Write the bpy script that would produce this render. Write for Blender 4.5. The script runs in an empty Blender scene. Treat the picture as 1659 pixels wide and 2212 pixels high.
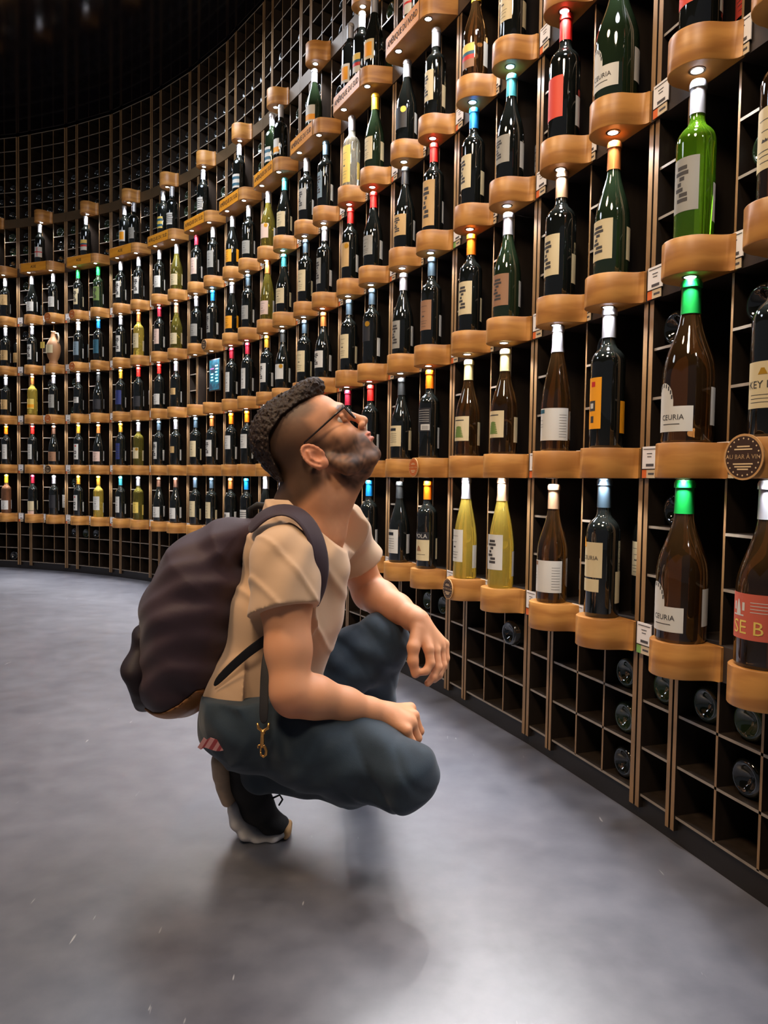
import bpy, math, random
import numpy as np
from mathutils import Vector, Matrix
random.seed(7)
S = bpy.context.scene
C = S.collection
# ------------------------------------------------------------------ camera
ZC, PITCH, ROLL, FPX = 0.77465, 0.04212, 0.01626, 1588.54
cam_d = bpy.data.cameras.new('camera'); cam = bpy.data.objects.new('camera', cam_d); C.objects.link(cam)
cam_d.sensor_fit = 'VERTICAL'; cam_d.sensor_height = 24.0; cam_d.lens = 24.0*FPX/2212.0
cam_d.clip_start = 0.02
cam.matrix_world = Matrix.Translation((0, 0, ZC)) @ Matrix.Rotation(math.pi/2-PITCH, 4, 'X') @ Matrix.Rotation(ROLL, 4, 'Z')
S.camera = cam
# ------------------------------------------------------------------ world, lights, exposure
w = bpy.data.worlds.new('world'); S.world = w; w.use_nodes = True
w.node_tree.nodes['Background'].inputs[0].default_value = (0.62, 0.66, 0.80, 1)
w.node_tree.nodes['Background'].inputs[1].default_value = 0.12
S.view_settings.view_transform = 'Standard'; S.view_settings.look = 'None'
S.view_settings.exposure = 0.0; S.view_settings.gamma = 1.0
def area(name, loc, target, size, power, col):
    l = bpy.data.lights.new(name, 'AREA'); l.shape = 'DISK'; l.size = size; l.energy = power; l.color = col
    o = bpy.data.objects.new(name, l); C.objects.link(o); o.location = loc
    o.rotation_euler = (Vector(target)-Vector(loc)).to_track_quat('-Z', 'Y').to_euler(); return o
LIGHTS = [((-1.3, 1.0, 3.3), (-0.5, 1.6, 0.6), 0.5, 50, (1.0, 0.70, 0.42)),
          ((-0.5, -0.4, 3.3), (-0.15, 1.5, 0.5), 0.6, 44, (1.0, 0.78, 0.56)), ((0.2, 0.9, 3.35), (0.15, 1.2, 0.0), 0.5, 12, (0.90, 0.93, 1.0)),
          ((-1.4, 4.0, 3.3), (-1.2, 4.2, 0.0), 0.9, 24, (0.80, 0.88, 1.0)),
          ((-3.4, 2.6, 3.3), (-2.6, 3.2, 0.0), 0.9, 20, (0.85, 0.90, 1.0))]
for i, a_ in enumerate(LIGHTS):
    area('overhead_fill', *a_)  # soft fill lamps added overhead to brighten the man and the floor
SPOT_W = 7.5
SPOT_COL = (0.97, 0.96, 1.0)
LENS_E = 18.0
# ------------------------------------------------------------------ helpers
cp, sp, cr, sr = math.cos(PITCH), math.sin(PITCH), math.cos(ROLL), math.sin(ROLL)
def U(px, py, Y):
    "world point on the sight line of a photo pixel at distance Y"
    a, b = px-829.5, py-1106.0
    a, b = a*cr+b*sr, -a*sr+b*cr
    r = np.array([a/FPX, cp-b/FPX*sp, -sp-b/FPX*cp]); p = r*(Y/r[1]); p[2] += ZC
    return p
MATS = {}
def mat(name, col, rough=0.5, metal=0.0, trans=0.0, emit=None, es=0.0, spec=0.5, coat=0.0, sss=0.0, ior=1.5, noise=None, bump=None, attr=None, sheen=0.0):
    if name in MATS: return MATS[name]
    m = bpy.data.materials.new(name); m.use_nodes = True; nt = m.node_tree; b = nt.nodes['Principled BSDF']
    b.inputs['Base Color'].default_value = (*col, 1); b.inputs['Roughness'].default_value = rough
    b.inputs['Metallic'].default_value = metal; b.inputs['Transmission Weight'].default_value = trans
    b.inputs['Specular IOR Level'].default_value = spec; b.inputs['Coat Weight'].default_value = coat
    b.inputs['IOR'].default_value = ior
    b.inputs['Sheen Weight'].default_value = sheen
    if sss: b.inputs['Subsurface Weight'].default_value = sss; b.inputs['Subsurface Radius'].default_value = (0.012, 0.005, 0.003); b.inputs['Subsurface Scale'].default_value = 1.0
    if emit: b.inputs['Emission Color'].default_value = (*emit, 1); b.inputs['Emission Strength'].default_value = es
    tc = nt.nodes.new('ShaderNodeTexCoord')
    src = None
    if attr:
        at = nt.nodes.new('ShaderNodeAttribute'); at.attribute_name = attr; src = at.outputs['Color']
    if noise:   # (scale, detail, dark factor, (stretch))
        mp = nt.nodes.new('ShaderNodeMapping'); mp.inputs['Scale'].default_value = noise[3] if len(noise) > 3 else (1, 1, 1)
        n = nt.nodes.new('ShaderNodeTexNoise'); n.inputs['Scale'].default_value = noise[0]; n.inputs['Detail'].default_value = noise[1]
        nt.links.new(tc.outputs['Object'], mp.inputs[0]); nt.links.new(mp.outputs[0], n.inputs[0])
        rp = nt.nodes.new('ShaderNodeValToRGB'); rp.color_ramp.elements[0].position = 0.3; rp.color_ramp.elements[1].position = 0.7
        k = noise[2]; rp.color_ramp.elements[0].color = (k, k, k, 1); rp.color_ramp.elements[1].color = (1, 1, 1, 1)
        nt.links.new(n.outputs[0], rp.inputs[0])
        mx = nt.nodes.new('ShaderNodeMix'); mx.data_type = 'RGBA'; mx.blend_type = 'MULTIPLY'; mx.inputs[0].default_value = 1
        if src is not None: nt.links.new(src, mx.inputs[6])
        else: mx.inputs[6].default_value = (*col, 1)
        nt.links.new(rp.outputs[0], mx.inputs[7]); src = mx.outputs[2]
    if src is not None: nt.links.new(src, b.inputs['Base Color'])
    if bump:    # (scale, strength, distance)
        n = nt.nodes.new('ShaderNodeTexNoise'); n.inputs['Scale'].default_value = bump[0]; n.inputs['Detail'].default_value = 4
        nt.links.new(tc.outputs['Object'], n.inputs[0])
        bp = nt.nodes.new('ShaderNodeBump'); bp.inputs['Strength'].default_value = bump[1]; bp.inputs['Distance'].default_value = bump[2]
        nt.links.new(n.outputs[0], bp.inputs['Height']); nt.links.new(bp.outputs[0], b.inputs['Normal'])
    MATS[name] = m; return m
def srgb(r, g, b):
    f = lambda c: (c/255/12.92) if c/255 <= 0.04045 else ((c/255+0.055)/1.055)**2.4
    return (f(r), f(g), f(b))
class MB:
    def __init__(s): s.v = []; s.f = []; s.m = []
    def add(s, vs, fs, mi=0):
        o = len(s.v); s.v += [tuple(v) for v in vs]
        for i, f in enumerate(fs):
            s.f.append([o+k for k in f]); s.m.append(mi[i] if isinstance(mi, (list, tuple)) else mi)
    def box(s, x0, x1, y0, y1, z0, z1, mi=0, front=None):
        vs = [(x0,y0,z0),(x1,y0,z0),(x1,y1,z0),(x0,y1,z0),(x0,y0,z1),(x1,y0,z1),(x1,y1,z1),(x0,y1,z1)]
        fs = [(0,3,2,1),(4,5,6,7),(0,1,5,4),(1,2,6,5),(2,3,7,6),(3,0,4,7)]
        mm = [mi]*6
        if front is not None: mm[2] = front
        s.add(vs, fs, mm)
    def lathe(s, prof, n=24, c=(0,0,0), mi=0, cap0=True, cap1=True):
        vs = []; fs = []
        for r, z in prof:
            for k in range(n):
                a = 2*math.pi*k/n; vs.append((c[0]+r*math.cos(a), c[1]+r*math.sin(a), c[2]+z))
        for i in range(len(prof)-1):
            for k in range(n):
                k2 = (k+1) % n; fs.append((i*n+k, i*n+k2, (i+1)*n+k2, (i+1)*n+k))
        if cap0: fs.append(tuple(reversed(range(n))))
        if cap1: fs.append(tuple((len(prof)-1)*n+k for k in range(n)))
        s.add(vs, fs, mi)
    def prism(s, pts, z0, z1, mi=0):
        n = len(pts); vs = [(x, y, z0) for x, y in pts]+[(x, y, z1) for x, y in pts]
        fs = [tuple(range(n)), tuple(reversed(range(n, 2*n)))]+[(i, n+i, n+(i+1) % n, (i+1) % n) for i in range(n)]
        s.add(vs, fs, mi)
    def tube(s, pts, r, n=8, mi=0, closed=False, flat=None):
        P = [Vector(p) for p in pts]; N = len(P); rr = r if isinstance(r, (list, tuple)) else [r]*N
        up = Vector((0, 1, 0)) if flat is None else Vector(flat); vs = []; fs = []
        for i, p in enumerate(P):
            t = (P[(i+1) % N]-P[i-1]) if closed else (P[min(i+1, N-1)]-P[max(i-1, 0)])
            t.normalize(); u = up-t*up.dot(t)
            if u.length < 1e-3: u = Vector((0, 0, 1))-t*t.z
            u.normalize(); v = t.cross(u)
            for k in range(n):
                a = 2*math.pi*k/n; vs.append(p+u*(rr[i]*math.cos(a))+v*(rr[i]*math.sin(a)))
        for i in range(N if closed else N-1):
            j = (i+1) % N
            for k in range(n): k2 = (k+1) % n; fs.append((i*n+k, i*n+k2, j*n+k2, j*n+k))
        if not closed: fs.append(tuple(reversed(range(n)))); fs.append(tuple((N-1)*n+k for k in range(n)))
        s.add(vs, fs, mi)
    def mesh(s, name, mats, smooth=False, bevel=0, angle=None):
        me = bpy.data.meshes.new(name); me.from_pydata(s.v, [], s.f)
        for m in mats: me.materials.append(m)
        me.polygons.foreach_set('material_index', s.m)
        if smooth:
            me.polygons.foreach_set('use_smooth', [True]*len(s.f))
            if angle: me.set_sharp_from_angle(angle=math.radians(angle))
        me.update(); return me
def obj(name, me, parent=None, loc=None, rotz=None):
    o = bpy.data.objects.new(name, me); C.objects.link(o)
    if parent: o.parent = parent
    if loc is not None: o.location = loc
    if rotz is not None: o.rotation_euler = (0, 0, rotz)
    return o
def tag(o, label, cat, group=None, kind=None):
    o['label'] = label; o['category'] = cat
    if group: o['group'] = group
    if kind: o['kind'] = kind
    return o
def struct(o): o['kind'] = 'structure'; return o
def textmesh(txt, size, extr=0.0004, align='CENTER'):
    cu = bpy.data.curves.new('t', 'FONT'); cu.body = txt; cu.size = size; cu.extrude = extr; cu.align_x = align; cu.align_y = 'CENTER'; cu.resolution_u = 2
    o = bpy.data.objects.new('t', cu); C.objects.link(o); bpy.context.view_layer.update()
    me = bpy.data.meshes.new_from_object(o.evaluated_get(bpy.context.evaluated_depsgraph_get()))
    vs = [tuple(v.co) for v in me.vertices]; fs = [tuple(p.vertices) for p in me.polygons]
    bpy.data.objects.remove(o); bpy.data.curves.remove(cu); bpy.data.meshes.remove(me)
    return vs, fs
# ------------------------------------------------------------------ wall line (plan) : bay corners
BP = [(-3.507,6.21),(-3.027,6.0953),(-2.5604,5.9237),(-2.1185,5.6984),(-1.723,5.4183),(-1.3599,5.0927),(-1.0314,4.7364),(-0.7367,4.3466),(-0.4736,3.93),(-0.2226,3.5002),(0.0154,3.0583),(0.2344,2.6148),(0.4288,2.1518),(0.5942,1.6868),(0.742,1.217)]
BAYS = list(range(-1, 13)); W0 = 0.4935
def frame(m):
    a = Vector(BP[m+1]); b = Vector(BP[m+2]); t = b-a; return a, t.length, math.atan2(t.y, t.x)
def place(m, s, d, z):
    a, L, an = frame(m); return Vector((a.x+math.cos(an)*s*L/W0+math.sin(an)*d, a.y+math.sin(an)*s*L/W0-math.cos(an)*d, z))
ORD = ['leftmost bay','second bay from left','third bay from left','fourth bay from left','fifth bay from left','sixth bay from left','seventh bay from left',
       'seventh bay from right','sixth bay from right','fifth bay from right','fourth bay from right','third bay from right','second bay from right','rightmost bay']
bayname = lambda m: ORD[m+1]
Z0, CH, P, ST = 0.060, 0.11, 0.40, 0.07
zb = lambda k: Z0+3*CH+(k-1)*P      # underside of strip k
zt = lambda k: zb(k)+ST             # top of strip k
ZTOP = 3.52
# ------------------------------------------------------------------ room
def floor_mat():
    m = bpy.data.materials.new('polished_concrete'); m.use_nodes = True; nt = m.node_tree; b = nt.nodes['Principled BSDF']; N = nt.nodes.new
    tc = N('ShaderNodeTexCoord')
    n1 = N('ShaderNodeTexNoise'); n1.inputs['Scale'].default_value = 1.6; n1.inputs['Detail'].default_value = 9; n1.inputs['Roughness'].default_value = 0.62
    nt.links.new(tc.outputs['Object'], n1.inputs[0])
    r1 = N('ShaderNodeValToRGB'); r1.color_ramp.elements[0].position = 0.32; r1.color_ramp.elements[1].position = 0.72
    r1.color_ramp.elements[0].color = (0.052, 0.054, 0.072, 1); r1.color_ramp.elements[1].color = (0.185, 0.187, 0.215, 1)
    n0 = N('ShaderNodeTexNoise'); n0.inputs['Scale'].default_value = 14; n0.inputs['Detail'].default_value = 8; nt.links.new(tc.outputs['Object'], n0.inputs[0])
    mm = N('ShaderNodeMath'); mm.operation = 'MULTIPLY_ADD'; mm.inputs[1].default_value = 0.35; nt.links.new(n0.outputs[0], mm.inputs[0])
    m2 = N('ShaderNodeMath'); m2.operation = 'MULTIPLY'; m2.inputs[1].default_value = 0.66; nt.links.new(n1.outputs[0], m2.inputs[0]); nt.links.new(m2.outputs[0], mm.inputs[2]); nt.links.new(mm.outputs[0], r1.inputs[0])
    # scuffs: short pale scratches
    mp = N('ShaderNodeMapping'); mp.inputs['Scale'].default_value = (75, 12, 1); mp.inputs['Rotation'].default_value = (0, 0, 0.6)
    n2 = N('ShaderNodeTexNoise'); n2.inputs['Scale'].default_value = 1.0; n2.inputs['Detail'].default_value = 2
    nt.links.new(tc.outputs['Object'], mp.inputs[0]); nt.links.new(mp.outputs[0], n2.inputs[0])
    r2 = N('ShaderNodeValToRGB'); r2.color_ramp.elements[0].position = 0.745; r2.color_ramp.elements[1].position = 0.79
    nt.links.new(n2.outputs[0], r2.inputs[0])
    mx = N('ShaderNodeMix'); mx.data_type = 'RGBA'; mx.inputs[7].default_value = (0.42, 0.42, 0.43, 1)
    nt.links.new(r2.outputs[0], mx.inputs[0]); nt.links.new(r1.outputs[0], mx.inputs[6]); nt.links.new(mx.outputs[2], b.inputs['Base Color'])
    n3 = N('ShaderNodeTexNoise'); n3.inputs['Scale'].default_value = 3.0; n3.inputs['Detail'].default_value = 6
    nt.links.new(tc.outputs['Object'], n3.inputs[0])
    mr = N('ShaderNodeMapRange'); mr.inputs[3].default_value = 0.26; mr.inputs[4].default_value = 0.42
    nt.links.new(n3.outputs[0], mr.inputs[0]); nt.links.new(mr.outputs[0], b.inputs['Roughness'])
    b.inputs['Specular IOR Level'].default_value = 0.9; b.inputs['Coat Weight'].default_value = 0.7; b.inputs['Coat Roughness'].default_value = 0.30
    bp = N('ShaderNodeBump'); bp.inputs['Strength'].default_value = 0.15; bp.inputs['Distance'].default_value = 0.002
    nt.links.new(n3.outputs[0], bp.inputs['Height']); nt.links.new(bp.outputs[0], b.inputs['Normal'])
    return m
b_ = MB(); b_.box(-7, 4, -4, 9, -0.1, 0); struct(obj('floor', b_.mesh('floor', [floor_mat()])))
b_ = MB(); b_.box(-7, 4, -4, 9, ZTOP+0.015, ZTOP+0.1)
struct(obj('ceiling', b_.mesh('ceiling', [mat('black_gloss_ceiling', (0.006, 0.005, 0.007), 0.10, spec=0.22, bump=(3, .05, .01))])))
# ------------------------------------------------------------------ rack bays
M_body = mat('rack_dark_wood', srgb(44, 36, 30), 0.42, noise=(6, 5, 0.6, (8, 8, 1)))
M_edge = mat('rack_edge_wood', srgb(152, 118, 80), 0.40, noise=(9, 4, 0.6, (3, 3, 1)))
M_hedge = mat('rack_rail_edge', srgb(150, 138, 124), 0.42, noise=(20, 4, 0.7))
M_strip = mat('shelf_strip_metal', srgb(66, 58, 54), 0.32, metal=0.35)
M_back = mat('rack_back', srgb(30, 26, 23), 0.7)
FRONT = 0.0; DEEP = 0.31
def panel_mesh(x0, x1, z0, z1):
    b = MB(); b.box(x0, x1, FRONT, DEEP, z0, z1, 0, 1); return b.mesh('side_panel', [M_body, M_edge])
RK = {}
RK['side'] = [panel_mesh(.003, .017, 0.03, ZTOP), panel_mesh(.109, .120, 0.03, ZTOP), panel_mesh(.126, .137, 0.03, ZTOP), panel_mesh(.4765, .4905, 0.03, ZTOP)]
T = .003
def divider_mesh(x, zones):
    b = MB()
    for z0, z1 in zones: b.box(x-T, x+T, FRONT+.004, DEEP, z0, z1, 0, 1)
    return b.mesh('divider', [M_body, M_edge])
RK['div'] = [divider_mesh(.250, [(Z0, zb(1))]+[(zt(k), zb(k+1)) for k in range(1, 7)]+[(zt(7), ZTOP)]),
             divider_mesh(.364, [(Z0, zb(1))]+[(zt(k), zb(k+1)) for k in range(1, 7)]+[(zt(7), ZTOP)])]
COLS = [(.017, .109), (.137, .250), (.250, .364), (.364, .4765)]
def rail_mesh(x0, x1):
    b = MB(); b.box(x0, x1, FRONT+.004, DEEP, -T, T, 0, 1); return b.mesh('cell_shelf', [M_body, M_hedge])
RK['r'] = {0: rail_mesh(.017, .109), 1: rail_mesh(.137, .250-T), 2: rail_mesh(.250+T, .364-T), 3: rail_mesh(.364+T, .4765), 'B': rail_mesh(.137, .4765)}
RAILS = [(c, z) for c in (0, 'B') for z in (Z0, Z0+CH, Z0+2*CH)]
for k in range(1, 6): RAILS += [(c, zt(k)+i*CH) for c in (0, 2) for i in (1, 2)]
RAILS += [(c, zt(6)+i*CH) for c in (0, 1, 3) for i in (1, 2)]
RAILS += [(c, zt(7)+i*CH) for c in (0, 'B') for i in range(1, 7)]
b = MB(); b.box(0, W0, DEEP, DEEP+.012, 0.0, ZTOP); RK['back'] = b.mesh('back_panel', [M_back])
b = MB(); b.box(0, W0, 0.012, .03, 0.0, Z0-.004); RK['kick'] = b.mesh('kick_board', [mat('kick_black', srgb(34, 30, 28), 0.35)])
b = MB(); b.box(0.0005, W0-.0005, -.004, DEEP, 0, ST, 0); RK['strip'] = b.mesh('shelf_board', [M_strip])
M_bronze = mat('upper_board', srgb(92, 74, 52), 0.45, metal=0.3)
b = MB(); b.box(0.0005, W0-.0005, -.004, DEEP, 0, ST, 0); RK['strip7'] = b.mesh('shelf_board', [M_bronze])
def add_bay(m):
    a, L, an = frame(m)
    r = bpy.data.objects.new('wine_rack', None); C.objects.link(r); r.location = (a.x, a.y, 0); r.rotation_euler = (0, 0, an); r.scale = (L/W0, 1, 1)
    tag(r, 'dark floor-to-ceiling wine rack bay of square cells, '+bayname(m), 'wine rack', 'rack bays along the curved wall')
    for me in RK['side']: obj('side_panel', me, r)
    for me in RK['div']: obj('divider', me, r)
    [obj('cell_shelf', RK['r'][c], r, (0, 0, z)) for c, z in RAILS]; obj('back_panel', RK['back'], r); obj('kick_board', RK['kick'], r)
    for k in range(1, 8): obj('shelf_board', RK['strip7' if k == 7 else 'strip'], r, (0, 0, zb(k)))
for m in BAYS: add_bay(m)
# ------------------------------------------------------------------ wooden display stands
def wood(name, light, dark):
    m = bpy.data.materials.new(name); m.use_nodes = True; nt = m.node_tree; b = nt.nodes['Principled BSDF']; N = nt.nodes.new
    tc = N('ShaderNodeTexCoord'); oi = N('ShaderNodeObjectInfo'); ad = N('ShaderNodeVectorMath'); ad.operation = 'ADD'
    sc = N('ShaderNodeVectorMath'); sc.operation = 'SCALE'; sc.inputs['Scale'].default_value = 7.0
    cb = N('ShaderNodeCombineXYZ'); nt.links.new(oi.outputs['Random'], cb.inputs[0]); nt.links.new(oi.outputs['Random'], cb.inputs[2])
    nt.links.new(cb.outputs[0], sc.inputs[0]); nt.links.new(tc.outputs['Object'], ad.inputs[0]); nt.links.new(sc.outputs[0], ad.inputs[1])
    mp = N('ShaderNodeMapping'); mp.inputs['Scale'].default_value = (1.0, 1.0, 5.0); mp.inputs['Rotation'].default_value = (0.0, 0.25, 0.0)
    nt.links.new(ad.outputs[0], mp.inputs[0])
    wv = N('ShaderNodeTexWave'); wv.wave_type = 'BANDS'; wv.bands_direction = 'Z'; wv.inputs['Scale'].default_value = 1.1; wv.inputs['Distortion'].default_value = 11.0; wv.inputs['Detail'].default_value = 4; wv.inputs['Detail Scale'].default_value = 3.0
    nt.links.new(mp.outputs[0], wv.inputs[0])
    rp = N('ShaderNodeValToRGB'); rp.color_ramp.elements[0].color = (*dark, 1); rp.color_ramp.elements[1].color = (*light, 1)
    nt.links.new(wv.outputs[0], rp.inputs[0]); nt.links.new(rp.outputs[0], b.inputs['Base Color'])
    b.inputs['Roughness'].default_value = 0.42
    return m
M_wood = wood('display_oak', srgb(194, 138, 70), srgb(168, 113, 54))
M_sign = wood('sign_oak_lit', srgb(232, 156, 44), srgb(220, 142, 36))  # brighter oak: room light on the sign faces is put into the colour
M_groove = mat('groove_black', (0.01, 0.008, 0.006), 0.6)
M_ring = mat('spot_ring', srgb(120, 105, 90), 0.3, metal=0.8)
M_lens = mat('spot_lens', (1, 1, 1), 0.3, emit=(0.95, 0.97, 1.0), es=LENS_E)
def stand_outline():
    pts = [(-.062, 0)]; cx, cy, r = 0.0, .040, .057
    for i in range(15):
        a = math.radians(185-i*11.0); pts.append((cx+r*math.cos(a), cy+r*math.sin(a)))
    p0 = Vector(pts[-1]); a = math.radians(185-14*11.0); t = Vector((math.sin(a), -math.cos(a)))
    p3 = Vector((.080, 0.006)); p1 = p0+t*.022; p2 = p3-Vector((.022, -.004))
    for i in range(1, 9):
        u = i/8; q = p0*(1-u)**3+p1*3*u*(1-u)**2+p2*3*u*u*(1-u)+p3*u**3; pts.append((q.x, q.y))
    pts.append((.080, 0))
    return [(x, -y) for x, y in pts]      # local -Y points into the room
def bevelled_prism(pts, z0, z1, bv, mats, name, mi=0):
    b = MB(); n = len(pts); c = Vector((sum(p[0] for p in pts)/n, sum(p[1] for p in pts)/n))
    ins = [(p[0]+(c.x-p[0])*bv/.06, p[1]+(c.y-p[1])*bv/.06 if abs(p[1]) > 1e-6 else p[1]) for p in pts]
    rings = [(ins, z0), (pts, z0+bv), (pts, z1-bv), (ins, z1)]
    vs = [(x, y, z) for R, z in rings for x, y in R]; fs = [tuple(range(n)), tuple(reversed(range(3*n, 4*n)))]
    for i in range(3):
        for k in range(n): k2 = (k+1) % n; fs.append((i*n+k, (i+1)*n+k, (i+1)*n+k2, i*n+k2))
    b.add(vs, fs, mi); return b
so = stand_outline()
b = bevelled_prism(so, 0, ST, .0015, None, '')
ST_ME = b.mesh('block', [M_wood], True, angle=35)
def lens_meshes(r=.0115):
    b = MB(); b.lathe([(r+.0045, 0), (r+.0045, -.0015), (r, -.0015), (r, 0)], 20, cap0=False, cap1=False); ring = b.mesh('spot_ring', [M_ring], True, angle=40)
    b = MB(); b.lathe([(r, -.0008), (0.0001, -.0012)], 20, cap0=False, cap1=False); lens = b.mesh('spot_lens', [M_lens])
    return ring, lens
RING, LENS = lens_meshes()
sl = bpy.data.lights.new('spot', 'SPOT'); sl.energy = SPOT_W; sl.color = SPOT_COL; sl.spot_size = math.radians(128); sl.spot_blend = 0.6; sl.shadow_soft_size = 0.011
def add_spot(parent, x, y, z=0.0):
    obj('spot_ring', RING, parent, (x, y, z)); obj('spot_lens', LENS, parent, (x, y, z))
    l = bpy.data.objects.new('spotlight', sl); C.objects.link(l); l.parent = parent; l.location = (x, y, z-.004)
SA, SB = .188, .406
side = {0: 'left', 1: 'right'}
rowname = {1: 'lowest', 2: 'second', 3: 'third', 4: 'fourth', 5: 'fifth', 6: 'sixth', 7: 'seventh'}
def add_stand(m, k, ab):
    p = place(m, SA if ab == 0 else SB, .004, zb(k)); an = frame(m)[2]
    r = bpy.data.objects.new('display_stand', None); C.objects.link(r); r.location = p; r.rotation_euler = (0, 0, an)
    tag(r, f'rounded oak bottle stand, {side[ab]} of pair, {rowname[k]} row up, {bayname(m)}', 'display stand', f'oak stands in the {rowname[k]} row up')
    obj('block', ST_ME, r)
    if k > 1: add_spot(r, .012, -.052)
    return r
STANDS = {}
for m in BAYS:
    for k in range(1, 6):
        if (m >= 11 and k > 5) or (m == 12 and k == 5): continue
        for ab in (0, 1): STANDS[m, k, ab] = add_stand(m, k, ab)
# row six: wide stands carrying the region names
SIGN = {-1: 'ASIE', 0: 'ASIE', 1: 'ASIE', 2: 'ASIE', 3: 'AFRIQUE DU SUD', 4: 'AFRIQUE DU SUD', 5: 'AMÉRIQUE DU SUD', 6: 'AMÉRIQUE DU SUD', 7: 'AMÉRIQUE DU SUD', 8: 'AMÉRIQUE DU SUD', 9: 'AMÉRIQUE DU NORD', 10: 'AMÉRIQUE DU NORD'}
def sign_outline():
    p = [(.115, 0), (.112, .07)]
    for i in range(5):
        a = math.radians(180-i*20); p.append((.147+.035*math.cos(a), .072+.035*math.sin(a)))
    p += [(.155, .107), (.405, .107)]
    for u in (.25, .5, .75): p.append((.405+.055*math.sin(u*math.pi/2), .107-.03*(1-math.cos(u*math.pi/2))))
    p += [(.462, .077), (.489, .006), (.489, 0)]
    return [(x, -y) for x, y in p]
so6 = sign_outline()
SG_ME = bevelled_prism(so6, 0, ST, .001, None, '').mesh('block', [M_wood], True, angle=30)
b = MB(); b.box(.150, .404, -.1085, -.1065, .002, ST-.002); SG_FACE = b.mesh('sign_face', [M_sign])
b = MB(); b.box(.4035, .4060, -.1080, -.100, .001, ST+.0005); SG_GR = b.mesh('groove', [M_groove])
M_ink = mat('sign_ink', (0.02, 0.014, 0.01), 0.6)
TXT = {}
for m in range(-1, 11):
    a, L, an = frame(m); p = place(m, 0, .004, zb(6))
    r = bpy.data.objects.new('sign_stand', None); C.objects.link(r); r.location = p; r.rotation_euler = (0, 0, an)
    tag(r, f'wide oak stand with the region name on its front, {bayname(m)}', 'display stand', 'wide oak sign stands')
    obj('block', SG_ME, r); obj('sign_face', SG_FACE, r); obj('groove', SG_GR, r)
    s = SIGN[m]
    if s not in TXT:
        vs, fs = textmesh(s, .034 if len(s) > 5 else .030, .0003); sx = min(1, .235/(max(v[0] for v in vs)-min(v[0] for v in vs)))
        b = MB(); b.add([(v[0]*sx+.276, -.1092-v[2], v[1]+ST/2) for v in vs], fs); TXT[s] = b.mesh('lettering', [M_ink])
    obj('lettering', TXT[s], r)
    add_spot(r, .205, -.085); add_spot(r, .425, -.082)
# row seven: small single blocks
b = bevelled_prism([(x*.95, y*.95) for x, y in so], 0, ST+.02, .0015, None, ''); SM_ME = b.mesh('block', [M_wood], True, angle=35)
for m in range(-1, 10):
    p = place(m, .29, .004, zb(7)-.005); r = bpy.data.objects.new('lamp_block', None); C.objects.link(r); r.location = p; r.rotation_euler = (0, 0, frame(m)[2])
    tag(r, f'small oak lamp block on the topmost shelf board, {bayname(m)}', 'lamp block', 'small oak lamp blocks in the top row')
    obj('block', SM_ME, r); add_spot(r, .008, -.048)
# round badges on some stands
M_badge = mat('badge_brown', srgb(60, 38, 24), 0.5); M_rim = mat('badge_rim', srgb(196, 150, 96), 0.5); M_bt = mat('badge_text', srgb(226, 196, 150), 0.5)
M_bo = mat('badge_orange', srgb(196, 96, 28), 0.5)
def badge(parent, x, y, z, r, ang, orange=False):
    b = MB(); n = 32
    ca, sa = math.cos(ang), math.sin(ang)
    def T3(u, v, w): return (x+u*ca+w*sa, y+u*sa-w*ca, z+v)
    for (r0, w0, w1, mi) in ((r, 0, .0025, 1), (r*.9, .0025, .0031, 0)):
        vs = [T3(r0*math.cos(2*math.pi*i/n), r0*math.sin(2*math.pi*i/n), w) for w in (w0, w1) for i in range(n)]
        b.add(vs, [tuple(range(n, 2*n))]+[(i, (i+1) % n, n+(i+1) % n, n+i) for i in range(n)], mi)
    for i in range(20):
        a = 2*math.pi*i/20; c = (r*.80*math.cos(a), r*.80*math.sin(a)); q = r*.045
        b.add([T3(c[0]+q*math.cos(t), c[1]+q*math.sin(t), .0034) for t in (0, 1.57, 3.14, 4.71)], [(0, 1, 2, 3)], 2)
    for t, v, s in (('AU BAR À VIN', 0, .22), ('DÉGUSTATION', .36, .15), ('AU VERRE', -.34, .15)) if False else (('AU BAR À VIN', 0, .24),):
        vs, fs = textmesh(t, r*s*1.15, .0002); b.add([T3(p[0], p[1]+v*r, .0036) for p in vs], fs, 2)
    for v, hw in ((.45, .32), (.33, .45), (-.30, .5), (-.42, .42), (-.53, .28)):
        b.add([T3(-hw*r, v*r-.03*r, .0035), T3(hw*r, v*r-.03*r, .0035), T3(hw*r, v*r+.03*r, .0035), T3(-hw*r, v*r+.03*r, .0035)], [(0, 1, 2, 3)], 2)
    o = obj('round_badge', b.mesh('round_badge', [M_bo if orange else M_badge, M_rim, M_bt]), parent); o['label'] = 'orange round badge' if orange else 'brown round badge with pale lettering'
for (m, k, ab, o) in ((12, 2, 1, 0), (9, 2, 1, 1), (10, 1, 0, 0), (0, 2, 1, 0), (0, 3, 1, 1), (0, 5, 1, 1), (1, 5, 0, 1), (1, 4, 0, 1), (4, 4, 1, 0)):
    if m == 12: badge(STANDS[m, k, ab], .0, -.0975, .036, .040, 0.12, False)
    else: badge(STANDS[m, k, ab], .0, -.0975, .035, .034, 0.0, bool(o))
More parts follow.
